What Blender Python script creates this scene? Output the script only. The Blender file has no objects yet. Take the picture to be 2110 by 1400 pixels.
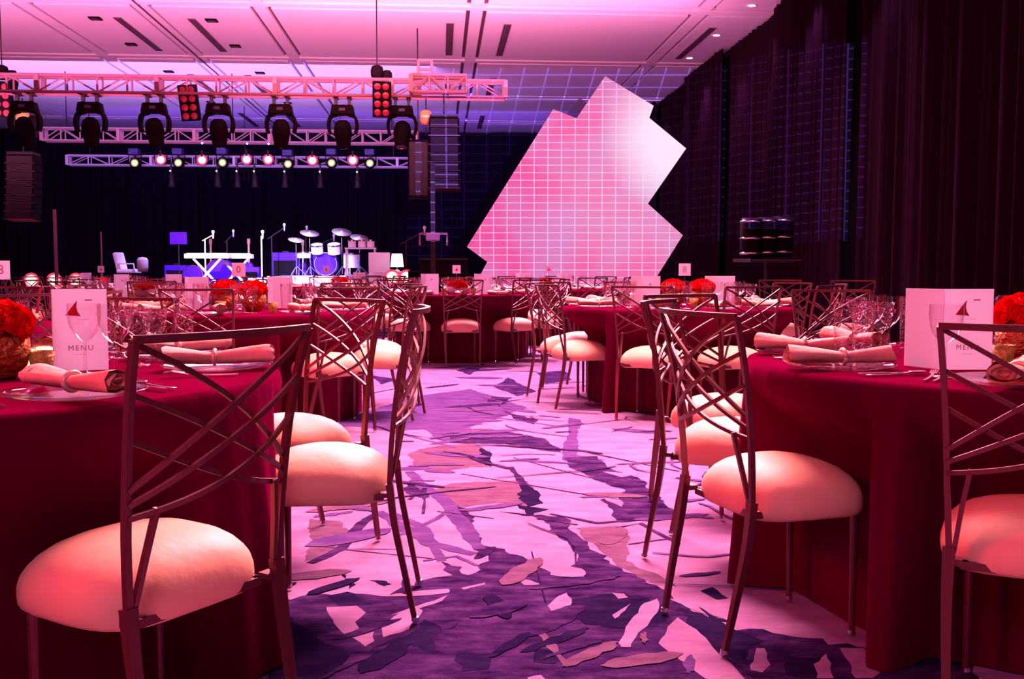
import bpy, math, random
import numpy as np
from mathutils import Vector, Matrix
random.seed(7)
PI = math.pi
S = bpy.context.scene
C = S.collection

# ------------------------------------------------------------------ camera, world, exposure, lights
F, CX, CY, HC, Y0 = 2050.0, 1055.0, 700.0, 1.06, 554.0
PH = math.atan((CY - Y0) / F)
cd = bpy.data.cameras.new('camera'); cam = bpy.data.objects.new('camera', cd); C.objects.link(cam)
cd.sensor_width = 36.0; cd.lens = F / 2110.0 * 36.0; cd.clip_start = .05; cd.clip_end = 200
cam.location = (0, 0, HC); cam.rotation_euler = (PI / 2 - PH, 0, 0)
S.camera = cam
cd.dof.use_dof = False

S.view_settings.view_transform = 'Standard'; S.view_settings.look = 'None'
S.view_settings.exposure = 0.0; S.view_settings.gamma = 1.0; S.view_settings.use_curve_mapping = False
S.cycles.max_bounces = 6; S.cycles.diffuse_bounces = 3; S.cycles.glossy_bounces = 3
S.cycles.transparent_max_bounces = 24; S.cycles.sample_clamp_indirect = 4.0
S.cycles.caustics_reflective = False; S.cycles.caustics_refractive = False

W = bpy.data.worlds.new('world'); S.world = W; W.use_nodes = True
W.node_tree.nodes['Background'].inputs[0].default_value = (.03, .004, .015, 1)
W.node_tree.nodes['Background'].inputs[1].default_value = .25

RT = math.radians(4.1)
def R(x, y, z=0.0):                       # hall coordinates (x across, y towards the stage) to world
    return Vector((x * math.cos(RT) - y * math.sin(RT), x * math.sin(RT) + y * math.cos(RT), z))

def light(kind, name, loc, target, power, col, **k):
    d = bpy.data.lights.new(name, kind); o = bpy.data.objects.new(name, d); C.objects.link(o)
    d.energy = power; d.color = col
    for a, b in k.items(): setattr(d, a, b)
    o.location = loc
    if target is not None:
        o.rotation_euler = (Vector(target) - Vector(loc)).to_track_quat('-Z', 'Y').to_euler()
    return o
def area(name, loc, target, power, col, sx, sy):
    return light('AREA', name, loc, target, power, col, shape='RECTANGLE', size=sx, size_y=sy)
def spot(name, loc, target, power, col, deg=60, blend=.8, r=.15):
    return light('SPOT', name, loc, target, power, col, spot_size=math.radians(deg), spot_blend=blend, shadow_soft_size=r)

area('ceiling_key_lamp', (0.6, 7.0, 5.3), (0.2, 3.0, 0), 1600, (1, .36, .42), 3.0, 2.0).data.spread = math.radians(145)
area('ceiling_key_lamp_far', (-.6, 15.0, 5.3), (-.8, 10.8, 0), 2300, (1, .38, .58), 8, 2.0).data.spread = math.radians(115)
area('front_fill_lamp', (-1.0, -2.8, 3.6), (0.1, 4.5, .8), 95, (1, .34, .72), 2.5, 1.6)
area('red_side_wash', (-4.9, 1.6, 3.2), (1.0, 4.2, .3), 210, (1, .01, .05), 1.2, 1.2)
area('pink_uplight', R(-.7, 15.6, 4.6), R(-.6, 17.4, 5.6), 260, (1, .26, .28), 5, 1.5)
area('truss_red_wash', R(-3.5, 12.5, 1.2), R(-3.5, 17, 4.1), 30, (1, .04, .10), 6, .6).data.spread = math.radians(60)
area('rose_ceiling_wash', R(-3.5, 16.6, 4.5), R(-3.5, 18.6, 5.6), 800, (1, .25, .57), 16, 3.4)
area('lilac_ceiling_wash', R(-5.6, 24.6, 4.4), R(-5.6, 25.4, 5.6), 430, (.50, .27, 1), 11, 5)
area('violet_ceiling_wash', R(-3.5, 30.0, 4.3), R(-3.5, 31.0, 5.6), 90, (.20, .07, 1), 14, 2.5)
for i, x in enumerate((-9.5, -6.3, -3.6)):
    spot('stage_wash_lamp', R(x, 24.3, 3.9), R(x * .97, 26.0, .6), 3600 if i else 500, (.34, .26, 1), 80, .9, .1)
spot('stage_front_lamp', R(-4.2, 17.6, 3.8), R(-4.4, 24.5, .8), 17000, (.58, .50, 1), 36, .9, .1)

# ------------------------------------------------------------------ helpers
def ray(px, py):
    x = (px - CX) / F; z = -(py - CY) / F
    return Vector((x, math.cos(PH) + z * math.sin(PH), -math.sin(PH) + z * math.cos(PH)))
def at(px, py, z=0.0):                    # point on the plane of height z
    r = ray(px, py); t = (z - HC) / r.z
    return Vector((r.x * t, r.y * t, z))
def atd(px, py, Y):                       # point at distance Y down the room
    r = ray(px, py); t = Y / r.y
    return Vector((r.x * t, Y, HC + r.z * t))

def mat(name, col, rough=.5, metal=0.0, emit=None, es=0.0, spec=.5, sheen=0.0, var=None, vs=5.0, bump=0.0, bs=40.0, stretch=(1, 1, 1)):
    m = bpy.data.materials.new(name); m.use_nodes = True
    nt = m.node_tree; b = nt.nodes['Principled BSDF']
    b.inputs['Base Color'].default_value = (*col, 1); b.inputs['Roughness'].default_value = rough
    b.inputs['Metallic'].default_value = metal; b.inputs['Specular IOR Level'].default_value = spec
    b.inputs['Sheen Weight'].default_value = sheen
    if emit:
        b.inputs['Emission Color'].default_value = (*emit, 1); b.inputs['Emission Strength'].default_value = es
    if var or bump:
        tc = nt.nodes.new('ShaderNodeTexCoord'); mp = nt.nodes.new('ShaderNodeMapping')
        mp.inputs['Scale'].default_value = stretch
        nt.links.new(tc.outputs['Object'], mp.inputs['Vector'])
    if var:
        n = nt.nodes.new('ShaderNodeTexNoise'); n.inputs['Scale'].default_value = vs; n.inputs['Detail'].default_value = 5
        nt.links.new(mp.outputs[0], n.inputs['Vector'])
        r = nt.nodes.new('ShaderNodeValToRGB'); r.color_ramp.elements[0].position = .35; r.color_ramp.elements[1].position = .68
        r.color_ramp.elements[0].color = (*col, 1); r.color_ramp.elements[1].color = (*var, 1)
        nt.links.new(n.outputs['Fac'], r.inputs[0]); nt.links.new(r.outputs[0], b.inputs['Base Color'])
    if bump:
        n = nt.nodes.new('ShaderNodeTexNoise'); n.inputs['Scale'].default_value = bs; n.inputs['Detail'].default_value = 4
        nt.links.new(mp.outputs[0], n.inputs['Vector'])
        bp = nt.nodes.new('ShaderNodeBump'); bp.inputs['Strength'].default_value = bump; bp.inputs['Distance'].default_value = .02
        nt.links.new(n.outputs['Fac'], bp.inputs['Height']); nt.links.new(bp.outputs[0], b.inputs['Normal'])
    return m

def glass_mat(name, cut=False, tint=(1, .93, .96)):
    m = bpy.data.materials.new(name); m.use_nodes = True; nt = m.node_tree
    nt.nodes.remove(nt.nodes['Principled BSDF'])
    out = nt.nodes['Material Output']
    t = nt.nodes.new('ShaderNodeBsdfTransparent'); t.inputs[0].default_value = (*tint, 1)
    g = nt.nodes.new('ShaderNodeBsdfGlossy'); g.inputs['Roughness'].default_value = .06; g.inputs[0].default_value = (1, 1, 1, 1)
    lw = nt.nodes.new('ShaderNodeLayerWeight'); lw.inputs[0].default_value = .5
    mth = nt.nodes.new('ShaderNodeMath'); mth.operation = 'POWER'; mth.inputs[1].default_value = 2.6
    mu = nt.nodes.new('ShaderNodeMath'); mu.operation = 'MULTIPLY_ADD'; mu.inputs[1].default_value = .8; mu.inputs[2].default_value = .10 if cut else .05
    mx = nt.nodes.new('ShaderNodeMixShader')
    nt.links.new(lw.outputs['Facing'], mth.inputs[0]); nt.links.new(mth.outputs[0], mu.inputs[0])
    nt.links.new(mu.outputs[0], mx.inputs[0]); nt.links.new(t.outputs[0], mx.inputs[1]); nt.links.new(g.outputs[0], mx.inputs[2])
    nt.links.new(mx.outputs[0], out.inputs[0])
    if cut:
        tc = nt.nodes.new('ShaderNodeTexCoord'); v = nt.nodes.new('ShaderNodeTexVoronoi'); v.inputs['Scale'].default_value = 70
        nt.links.new(tc.outputs['Object'], v.inputs['Vector'])
        bp = nt.nodes.new('ShaderNodeBump'); bp.inputs['Strength'].default_value = .6; bp.inputs['Distance'].default_value = .012
        nt.links.new(v.outputs['Distance'], bp.inputs['Height']); nt.links.new(bp.outputs[0], g.inputs['Normal']); nt.links.new(bp.outputs[0], lw.inputs['Normal'])
    return m

MT = dict(
    frame=mat('bronze metal', (.16, .04, .05), .38, .6, spec=.5),
    cushion=mat('champagne satin', (.93, .52, .34), .5, 0, spec=.2, bump=.12, bs=25),
    cloth=mat('maroon taffeta', (.070, .0001, .013), .60, 0, spec=0.0, var=(.105, .0002, .022), vs=3, bump=.5, bs=9, stretch=(1, 1, .25)),
    napkin=mat('peach linen', (.90, .43, .34), .8, 0, bump=.3, bs=30),
    ring=mat('pearl napkin ring', (.9, .62, .5), .3, .3),
    card=mat('white card', (.92, .86, 1.0), .6),
    ink=mat('grey ink', (.35, .22, .28), .8),
    red_ink=mat('crimson print', (.65, .0, .03), .6),
    rose=mat('red rose petals', (.78, .001, .004), .6, 0, spec=.06),
    rose_in=mat('inner rose petals', (.50, .0, .004), .6),
    leafg=mat('rose stems', (.03, .03, .01), .7),
    gold=mat('hammered gold', (.52, .17, .05), .38, .75, bump=.9, bs=60),
    candle=mat('lit candle wax', (1, .6, .3), .6, emit=(1, .62, .32), es=2.6),
    amber=mat('amber mosaic glass', (.28, .07, .02), .3, .3, var=(.9, .42, .14), vs=70, emit=(.9, .28, .06), es=.08, bump=.8, bs=90),
    white=mat('white ceramic', (.85, .75, .8), .35),
    silver=mat('silver cutlery', (.85, .8, .82), .18, 1.0),
    glass=glass_mat('clear glass'), cut=glass_mat('cut crystal', True),
    black=mat('black plastic', (.005, .002, .004), .7, spec=.05), blackm=mat('black powder coat', (.012, .005, .008), .5, 0, spec=.25),
    lens=mat('dark lens', (.10, .08, .16), .08, .4),
    alu=mat('truss aluminium', (.20, .09, .12), .45, .2, spec=.2), alu_lit=mat('lilac lit truss aluminium', (.45, .38, .50), .45, .2, spec=.3),  # same truss metal twice: red light put into one colour, lilac into the other
    drape=mat('black velour', (.013, .004, .009), .9, 0, spec=0),
    bdrape=mat('black stage drape', (.008, .004, .014), .9, 0, spec=0),
    ceil=mat('ceiling plaster', (.80, .74, .80), .9, spec=0), ceild=mat('ceiling reveal', (.16, .07, .11), .9),
    slot=mat('diffuser slot', (.05, .02, .04), .8),
    wall=mat('dark hall wall', (.02, .008, .014), .9),
    whiteg=mat('white lacquer', (.8, .8, .85), .4), blue=mat('blue drum shell', (.05, .004, .36), .5, spec=.1),
    dblue=mat('dark blue housing', (.02, .012, .12), .5), cymbal=mat('brass cymbal', (.8, .7, .5), .3, .8), wood=mat('stained wood', (.25, .1, .05), .5),
    grey=mat('grey felt', (.35, .33, .33), .8), blind=mat('glowing red filament lamp', (.2, 0, .02), .3, emit=(.55, .01, .05), es=.28),
    ylw=mat('yellow hoist', (.8, .45, .12), .4), down=mat('lit downlight', (1, 1, 1), .5, emit=(1, .85, .95), es=9),
    skirt=mat('stage skirt', (.015, .008, .02), .9), dots=mat('white indicator lamp', (1, 1, 1), .5, emit=(.8, .75, 1), es=3),
)
def lampmat(name, core, rim, k=1.0):  # rim colour paints the lamp's halo on to an enlarged lens disc
    m = bpy.data.materials.new(name); m.use_nodes = True; nt = m.node_tree
    b = nt.nodes['Principled BSDF']; b.inputs['Base Color'].default_value = (.02, .02, .02, 1)
    tc = nt.nodes.new('ShaderNodeTexCoord'); ln = nt.nodes.new('ShaderNodeVectorMath'); ln.operation = 'LENGTH'
    nt.links.new(tc.outputs['Object'], ln.inputs[0])
    r = nt.nodes.new('ShaderNodeValToRGB'); e = r.color_ramp.elements
    e[0].position = .0; e[0].color = (*core, 1); e[1].position = 1; e[1].color = (*[c * .25 for c in rim], 1)
    q = r.color_ramp.elements.new(.55); q.color = (*core, 1); q = r.color_ramp.elements.new(.72); q.color = (*rim, 1)
    mm = nt.nodes.new('ShaderNodeMath'); mm.operation = 'MULTIPLY'; mm.inputs[1].default_value = k
    nt.links.new(ln.outputs['Value'], mm.inputs[0]); nt.links.new(mm.outputs[0], r.inputs[0])
    nt.links.new(r.outputs[0], b.inputs['Emission Color']); b.inputs['Emission Strength'].default_value = 1.6
    return m
MT['lamp_red'] = lampmat('lit red par lens', (1, .62, .70), (.9, .02, .12), 1 / .16)
MT['lamp_yellow'] = lampmat('lit yellow lens', (.95, 1, .45), (.3, .28, .10), 1 / .11)
MT['lamp_floor'] = lampmat('lit red flood lens', (1, .75, .72), (1, .03, .08), 1 / .18)

nt = MT['card'].node_tree; tl = nt.nodes.new('ShaderNodeBsdfTranslucent'); tl.inputs[0].default_value = (.95, .90, 1, 1)
mxs = nt.nodes.new('ShaderNodeMixShader'); mxs.inputs[0].default_value = .62
nt.links.new(nt.nodes['Principled BSDF'].outputs[0], mxs.inputs[1]); nt.links.new(tl.outputs[0], mxs.inputs[2]); nt.links.new(mxs.outputs[0], nt.nodes['Material Output'].inputs[0])

MT['cloth'].node_tree.nodes['Principled BSDF'].inputs['Sheen Weight'].default_value = .12
MT['cloth'].node_tree.nodes['Principled BSDF'].inputs['Sheen Tint'].default_value = (1, .02, .30, 1)
class MB:
    def __init__(s): s.v = []; s.f = []
    def add(s, vs, fs):
        n = len(s.v); s.v += [tuple(v) for v in vs]; s.f += [tuple(i + n for i in f) for f in fs]; return s
    def box(s, c, d, rz=0.0, m=None, taper=1.0):
        vs = []
        for z in (-.5, .5):
            k = taper if z > 0 else 1
            for x, y in ((-.5, -.5), (.5, -.5), (.5, .5), (-.5, .5)):
                p = Vector((x * d[0] * k, y * d[1] * k, z * d[2]))
                if rz: p = Matrix.Rotation(rz, 3, 'Z') @ p
                if m: p = m @ p
                vs.append(p + Vector(c))
        return s.add(vs, [(3, 2, 1, 0), (4, 5, 6, 7), (0, 1, 5, 4), (1, 2, 6, 5), (2, 3, 7, 6), (3, 0, 4, 7)])
    def sweep(s, pts, sec, up=(0, 0, 1), cap=True):
        """pts: list of points; sec(i) -> list of (a,b) cross-section offsets (side, normal)"""
        P = [Vector(p) for p in pts]; rings = []; nb = None
        for i, p in enumerate(P):
            t = (P[min(i + 1, len(P) - 1)] - P[max(i - 1, 0)]).normalized()
            u = Vector(up); side = t.cross(u)
            if side.length < 1e-3: side = t.cross(Vector((0, 1, 0)))
            side.normalize(); nrm = side.cross(t).normalized()
            rings.append([p + side * a + nrm * b for a, b in sec(i)])
        m = len(rings[0]); vs = [q for r in rings for q in r]; fs = []
        for i in range(len(P) - 1):
            for j in range(m):
                k = (j + 1) % m; fs.append((i * m + j, i * m + k, (i + 1) * m + k, (i + 1) * m + j))
        if cap: fs += [tuple(range(m))[::-1], tuple((len(P) - 1) * m + j for j in range(m))]
        return s.add(vs, fs)
    def tube(s, pts, r, n=8, up=(0, 0, 1)):
        rr = r if isinstance(r, (list, tuple)) else [r] * len(pts)
        return s.sweep(pts, lambda i: [(rr[i] * math.cos(2 * PI * j / n), rr[i] * math.sin(2 * PI * j / n)) for j in range(n)], up)
    def bar(s, pts, w, h, up=(0, 0, 1)):
        ww = w if isinstance(w, (list, tuple)) else [w] * len(pts)
        hh = h if isinstance(h, (list, tuple)) else [h] * len(pts)
        return s.sweep(pts, lambda i: [(-ww[i] / 2, -hh[i] / 2), (ww[i] / 2, -hh[i] / 2), (ww[i] / 2, hh[i] / 2), (-ww[i] / 2, hh[i] / 2)], up)
    def lathe(s, prof, n=16, c=(0, 0, 0), m=None, sx=1, sy=1):
        vs = []; fs = []
        for r, z in prof:
            for j in range(n):
                a = 2 * PI * j / n; p = Vector((r * math.cos(a) * sx, r * math.sin(a) * sy, z))
                if m: p = m @ p
                vs.append(p + Vector(c))
        for i in range(len(prof) - 1):
            for j in range(n):
                k = (j + 1) % n; fs.append((i * n + j, i * n + k, (i + 1) * n + k, (i + 1) * n + j))
        if prof[0][0] > 1e-5: fs.append(tuple(range(n))[::-1])
        if prof[-1][0] > 1e-5: fs.append(tuple((len(prof) - 1) * n + j for j in range(n)))
        return s.add(vs, fs)
    def shell(s, prof, n=16, c=(0, 0, 0)):
        k = len(s.f); s.lathe(prof, n, c)
        while len(s.f) > k and len(s.f[-1]) > 4: s.f.pop()
        return s
    def mesh(s, name, material, smooth=False, bevel=0):
        me = bpy.data.meshes.new(name); me.from_pydata(s.v, [], s.f)
        for m in (material if isinstance(material, (list, tuple)) else [material]): me.materials.append(m)
        if smooth: me.polygons.foreach_set('use_smooth', [True] * len(me.polygons))
        me.validate(); me.update()
        if bevel:
            import bmesh
            bm = bmesh.new(); bm.from_mesh(me)
            bmesh.ops.bevel(bm, geom=bm.edges[:], offset=bevel, segments=2, affect='EDGES', profile=.6)
            bm.to_mesh(me); bm.free()
        return me

def ob(name, data, parent=None, loc=(0, 0, 0), rot=(0, 0, 0)):
    o = bpy.data.objects.new(name, data); C.objects.link(o)
    if parent: o.parent = parent
    o.location = loc; o.rotation_euler = rot
    return o
def tag(o, label, cat, group=None, kind=None):
    o['label'] = label; o['category'] = cat
    if group: o['group'] = group
    if kind: o['kind'] = kind
    return o
# a spec is (name, mesh or None, [parts]); a part is (name, mesh, loc, rot, label, [subparts])
def P(name, mesh, loc=(0, 0, 0), rot=(0, 0, 0), label=None, subs=()):
    return (name, mesh, loc, rot, label, subs)
def put(spec, loc, rz, label, cat, group=None, rot=None):
    name, mesh, parts = spec
    r = ob(name, mesh, None, loc, rot if rot else (0, 0, rz))
    tag(r, label, cat, group)
    def rec(par, ps):
        for (n, me, l, ro, la, sb) in ps:
            o = ob(n, me, par, l, ro)
            if la: o['label'] = la
            rec(o, sb)
    rec(r, parts)
    return r
def struct(name, me, parent=None, loc=(0, 0, 0), rot=(0, 0, 0)):
    o = ob(name, me, parent, loc, rot)
    if parent is None: o['kind'] = 'structure'
    return o
def path(pts, n):
    """Catmull-Rom resample"""
    Q = [Vector(p) for p in pts]; Q = [2 * Q[0] - Q[1]] + Q + [2 * Q[-1] - Q[-2]]; out = []
    for i in range(1, len(Q) - 2):
        for k in range(n):
            t = k / n; a, b, c, d = Q[i - 1], Q[i], Q[i + 1], Q[i + 2]
            out.append(.5 * ((2 * b) + (-a + c) * t + (2 * a - 5 * b + 4 * c - d) * t * t + (-a + 3 * b - 3 * c + d) * t ** 3))
    out.append(Q[-2]); return out

# ------------------------------------------------------------------ hall shell
ZC = 5.6
def rbox(x0, x1, y0, y1, z0, z1):         # a box aligned with the hall
    m = MB(); vs = [R(x, y, z) for z in (z0, z1) for x, y in ((x0, y0), (x1, y0), (x1, y1), (x0, y1))]
    return m.add(vs, [(3, 2, 1, 0), (4, 5, 6, 7), (0, 1, 5, 4), (1, 2, 6, 5), (2, 3, 7, 6), (3, 0, 4, 7)])

# carpet: base and printed leaf pattern
def carpet_mat(name, a, b, c, sc=1.0):
    m = bpy.data.materials.new(name); m.use_nodes = True; nt = m.node_tree; bs = nt.nodes['Principled BSDF']
    bs.inputs['Roughness'].default_value = .95; bs.inputs['Specular IOR Level'].default_value = 0
    g = nt.nodes.new('ShaderNodeNewGeometry'); mp = nt.nodes.new('ShaderNodeMapping'); mp.inputs['Scale'].default_value = (1, 2.2, 1)
    nt.links.new(g.outputs['Position'], mp.inputs[0])
    n = nt.nodes.new('ShaderNodeTexNoise'); n.inputs['Scale'].default_value = 5 * sc; n.inputs['Detail'].default_value = 8; n.inputs['Roughness'].default_value = .68
    nt.links.new(mp.outputs[0], n.inputs['Vector'])
    r = nt.nodes.new('ShaderNodeValToRGB'); e = r.color_ramp.elements
    e[0].position = .36; e[0].color = (*a, 1); e[1].position = .68; e[1].color = (*c, 1)
    q = r.color_ramp.elements.new(.52); q.color = (*b, 1)
    nt.links.new(n.outputs['Fac'], r.inputs[0]); nt.links.new(r.outputs[0], bs.inputs['Base Color'])
    n2 = nt.nodes.new('ShaderNodeTexNoise'); n2.inputs['Scale'].default_value = 260
    nt.links.new(g.outputs['Position'], n2.inputs['Vector'])
    bp = nt.nodes.new('ShaderNodeBump'); bp.inputs['Strength'].default_value = .35; bp.inputs['Distance'].default_value = .004
    nt.links.new(n2.outputs['Fac'], bp.inputs['Height']); nt.links.new(bp.outputs[0], bs.inputs['Normal'])
    return m
CP = dict(
    pale=carpet_mat('carpet pale lilac', (.27, .14, .28), (.34, .18, .36), (.42, .24, .43), .7),
    mauve=carpet_mat('carpet mauve', (.11, .05, .11), (.15, .075, .15), (.19, .10, .19), 1.6),
    violet=carpet_mat('carpet violet', (.016, .005, .042), (.048, .018, .095), (.10, .040, .160), 1.3),
    mid=carpet_mat('carpet soft violet', (.08, .036, .165), (.11, .05, .20), (.15, .07, .24), 1.2),
    indigo=carpet_mat('carpet indigo', (.011, .005, .035), (.018, .009, .05), (.032, .016, .072), 1.2),
)
fl = struct('floor', rbox(-18, 6.1, -4, 34, -.1, 0).mesh('floor', CP['pale']))
def Zt(p): return (600 + p[0] / 2.059, 720 + p[1] / 2.059)
def Wt(p): return (1250 + p[0] / 1.751, 600 + p[1] / 1.751)
rng = random.Random(3)
LAY = [0]
def jag(pts, amp):
    out = []
    n = len(pts)
    for i in range(n):
        a, b = pts[i], pts[(i + 1) % n]; L = (b - a).length; k = max(2, min(22, int(L / .03)))
        d = (b - a); nn = Vector((-d.y, d.x, 0)).normalized() if L > 0 else Vector((0, 0, 0)); ph = rng.random() * 9
        for j in range(k):
            t = j / k; w = amp * min(1, L / .25) * math.sin(PI * t) * (math.sin(ph + t * 7) + .5 * rng.uniform(-1, 1))
            out.append(a + d * t + nn * (w + amp * .45 * rng.uniform(-1, 1)))
    return out
def patch(kind, pts, T=Zt, amp=.012, mirror=None):
    g = [at(*T(p)) for p in pts]
    if mirror: g = [mirror(p) for p in g]
    place_patch(kind, g, amp)
def place_patch(kind, g, amp=.012):
    import bmesh
    LAY[0] += 1; z = .0005 + .00002 * LAY[0]
    q = jag(g, amp)
    bm = bmesh.new(); vs = [bm.verts.new((p.x, p.y, z)) for p in q]
    f = bm.faces.new(vs); bmesh.ops.triangulate(bm, faces=[f]); bm.normal_update()
    for t in bm.faces:
        if t.normal.z < 0: t.normal_flip()
    me = bpy.data.meshes.new('printed_leaf'); bm.to_mesh(me); bm.free(); me.materials.append(CP[kind])
    ob('printed_leaf', me, fl)
def stroke(kind, pts, w, T=Zt):
    g = [at(*T(p)) for p in pts]; place_stroke(kind, g, w / 2.059 * g[len(g) // 2].y / F)
def place_stroke(kind, g, hw):
    s1, s2 = [], []
    for i, p in enumerate(g):
        t = g[min(i + 1, len(g) - 1)] - g[max(i - 1, 0)]; n = Vector((-t.y, t.x, 0)).normalized() * hw * (.75 if i in (0, len(g) - 1) else 1.1)
        s1.append(p + n); s2.append(p - n)
    place_patch(kind, s1 + s2[::-1], hw * .25)

patch('violet', [(-100, 1060), (140, 1040), (300, 1040), (420, 1050), (480, 1010), (600, 970), (690, 960), (640, 900), (760, 960), (830, 900), (780, 830), (720, 740), (690, 690), (700, 640), (760, 700), (810, 830), (900, 850), (1000, 890), (1100, 960), (1240, 965), (1200, 860), (1130, 790), (1060, 720), (1000, 700), (1150, 710), (1230, 800), (1290, 860), (1400, 930), (1500, 980), (1600, 1030), (1700, 1120), (1800, 1200), (2000, 1190), (2400, 1260), (2900, 1300), (2900, 1800), (-500, 1800), (-500, 1100)], amp=.02)
patch('mid', [(330, 260), (520, 200), (760, 170), (900, 210), (1000, 250), (860, 300), (760, 330), (780, 390), (640, 390), (560, 340), (430, 350), (280, 330), (-100, 330), (-100, 250)])
patch('mid', [(1180, 290), (1230, 300), (1210, 450), (1330, 470), (1230, 500), (1150, 470)])
for p in ([(640, 360), (850, 340), (1080, 380), (1150, 440), (1060, 430), (900, 400), (700, 395)], [(900, 260), (1000, 290), (1050, 300), (1030, 320), (950, 300)],
          [(850, 200), (940, 205), (910, 225), (830, 225)], [(1160, 460), (1300, 455), (1340, 500), (1500, 560), (1520, 600), (1647, 700), (1560, 730), (1380, 735), (1360, 680), (1310, 640), (1420, 600), (1300, 560), (1180, 500)],
          [(1040, 100), (1160, 90), (1190, 130), (1080, 150)], [(920, 120), (1040, 180), (960, 200), (860, 160)], [(500, 560), (620, 600), (560, 640), (470, 600)],
          [(700, 90), (830, 60), (760, 110)], [(340, 110), (460, 130), (380, 150)], [(1240, 230), (1560, 250), (1700, 300), (1450, 270)]):
    patch('violet', p)
patch('mauve', [(500, 440), (620, 410), (780, 400), (850, 440), (850, 500), (760, 500), (650, 520), (520, 500)])
patch('mauve', [(600, 600), (680, 570), (900, 560), (1000, 560), (1060, 650), (1000, 670), (880, 650), (740, 670), (620, 640)])
patch('mauve', [(1210, 760), (1380, 750), (1440, 800), (1420, 900), (1560, 960), (1640, 1010), (1500, 980), (1400, 930), (1300, 850)])
patch('mauve', [(80, 720), (200, 730), (260, 780), (140, 880), (60, 900)])
for p in ([(800, 420), (850, 440), (850, 500), (790, 470)], [(980, 560), (1030, 590), (1070, 655), (1000, 670), (960, 620)], [(880, 690), (1000, 700), (960, 660), (1090, 680), (1010, 710)],
          [(1190, 1060), (1340, 1040), (1500, 1050), (1600, 1120), (1560, 1180), (1400, 1190), (1250, 1170), (1180, 1140)], [(-100, 1100), (60, 1180), (250, 1300), (150, 1400), (-100, 1430)],
          [(560, 1150), (640, 1180), (600, 1290), (470, 1240)], [(330, 980), (400, 985), (430, 1000), (390, 1008)], [(150, 1045), (240, 1030), (350, 1085), (200, 1090)], [(220, 950), (270, 1000), (250, 1020)],
          [(1040, 1270), (1150, 1290), (1120, 1340), (1020, 1330)], [(700, 1300), (860, 1290), (840, 1360), (720, 1370)], [(1640, 1090), (1800, 1150), (2000, 1240), (1900, 1330), (1720, 1240)], [(2100, 1300), (2300, 1320), (2280, 1400), (2100, 1390)]):
    patch('indigo', p)
for p in ([(150, 1095), (280, 1090), (320, 1120), (270, 1160), (290, 1190), (230, 1215), (190, 1180)], [(260, 1225), (350, 1200), (350, 1240), (310, 1265)], [(380, 1170), (460, 1120), (520, 1090), (560, 1110), (500, 1190), (390, 1225)],
          [(420, 1130), (540, 1090), (660, 1045), (640, 1070), (520, 1110)], [(400, 1050), (500, 1030), (670, 1018), (670, 1035), (520, 1050)], [(720, 1015), (820, 992), (825, 1000), (730, 1022)], [(960, 975), (1010, 980), (1060, 1000), (990, 1003)],
          [(1090, 1090), (1130, 1050), (1170, 1035), (1187, 1060), (1180, 1110), (1160, 1160), (1110, 1120)], [(1360, 1035), (1410, 1040), (1430, 1055), (1390, 1060)], [(1365, 1130), (1440, 1080), (1400, 1125), (1375, 1145)],
          [(1390, 1250), (1440, 1150), (1500, 1080), (1550, 1060), (1565, 1090), (1520, 1160), (1450, 1240), (1440, 1265), (1400, 1265)], [(1560, 1250), (1600, 1180), (1640, 1140), (1740, 1210), (1960, 1440), (1760, 1400), (1650, 1320)],
          [(1280, 610), (1340, 600), (1410, 650), (1400, 670)], [(1320, 520), (1480, 530), (1400, 545)], [(1600, 1060), (1720, 1070), (1850, 1150), (1740, 1120)], [(1000, 1395), (1060, 1385), (1090, 1420), (1010, 1430)]):
    patch('pale', p, amp=.006)
for p in ([(540, 1290), (570, 1290), (590, 1350), (560, 1380), (520, 1370)], [(750, 1350), (790, 1310), (820, 1400), (760, 1400)], [(840, 1290), (930, 1290), (998, 1370), (960, 1400), (900, 1400)], [(920, 1265), (990, 1270), (980, 1300), (930, 1290)], [(780, 1255), (850, 1250), (870, 1275), (800, 1280)]):
    patch('pale', p, Wt, .006)
for p in ([(380, 1070), (440, 1110), (400, 1115), (340, 1085)], [(330, 1140), (400, 1180), (470, 1200), (380, 1190)]):
    patch('indigo', p, Wt, .006)
for kd, p, w in (('violet', [(80, 910), (210, 850), (300, 740), (370, 690)], 22), ('violet', [(210, 850), (600, 890)], 6), ('violet', [(210, 850), (470, 850)], 4), ('violet', [(80, 830), (210, 850)], 8),
                 ('mid', [(370, 690), (480, 760), (600, 830), (780, 870)], 34), ('mid', [(500, 520), (570, 590), (650, 640), (740, 760), (800, 850)], 30), ('violet', [(570, 590), (560, 700)], 9), ('violet', [(570, 590), (500, 640)], 14),
                 ('violet', [(500, 560), (610, 560)], 10), ('mid', [(440, 700), (560, 760), (640, 900)], 24), ('mid', [(460, 790), (620, 720), (690, 660)], 12), ('mid', [(560, 900), (700, 880), (790, 920)], 12), ('violet', [(930, 500), (990, 580)], 20),
                 ('violet', [(720, 530), (1200, 610), (1400, 640)], 6), ('violet', [(940, 460), (1200, 530), (1500, 600)], 5), ('violet', [(1260, 440), (1647, 520)], 10), ('violet', [(1100, 700), (1300, 740), (1520, 720)], 14),
                 ('violet', [(1380, 760), (1480, 740), (1647, 830)], 12), ('violet', [(1430, 830), (1647, 800)], 8), ('violet', [(620, 690), (860, 720)], 7), ('mid', [(430, 350), (700, 420)], 14), ('violet', [(250, 170), (330, 190), (480, 160)], 8), ('indigo', [(1020, 860), (1060, 1010), (1080, 1080)], 4), ('mid', [(860, 290), (1150, 330), (1400, 300)], 10)):
    stroke(kd, p, w)
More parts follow.
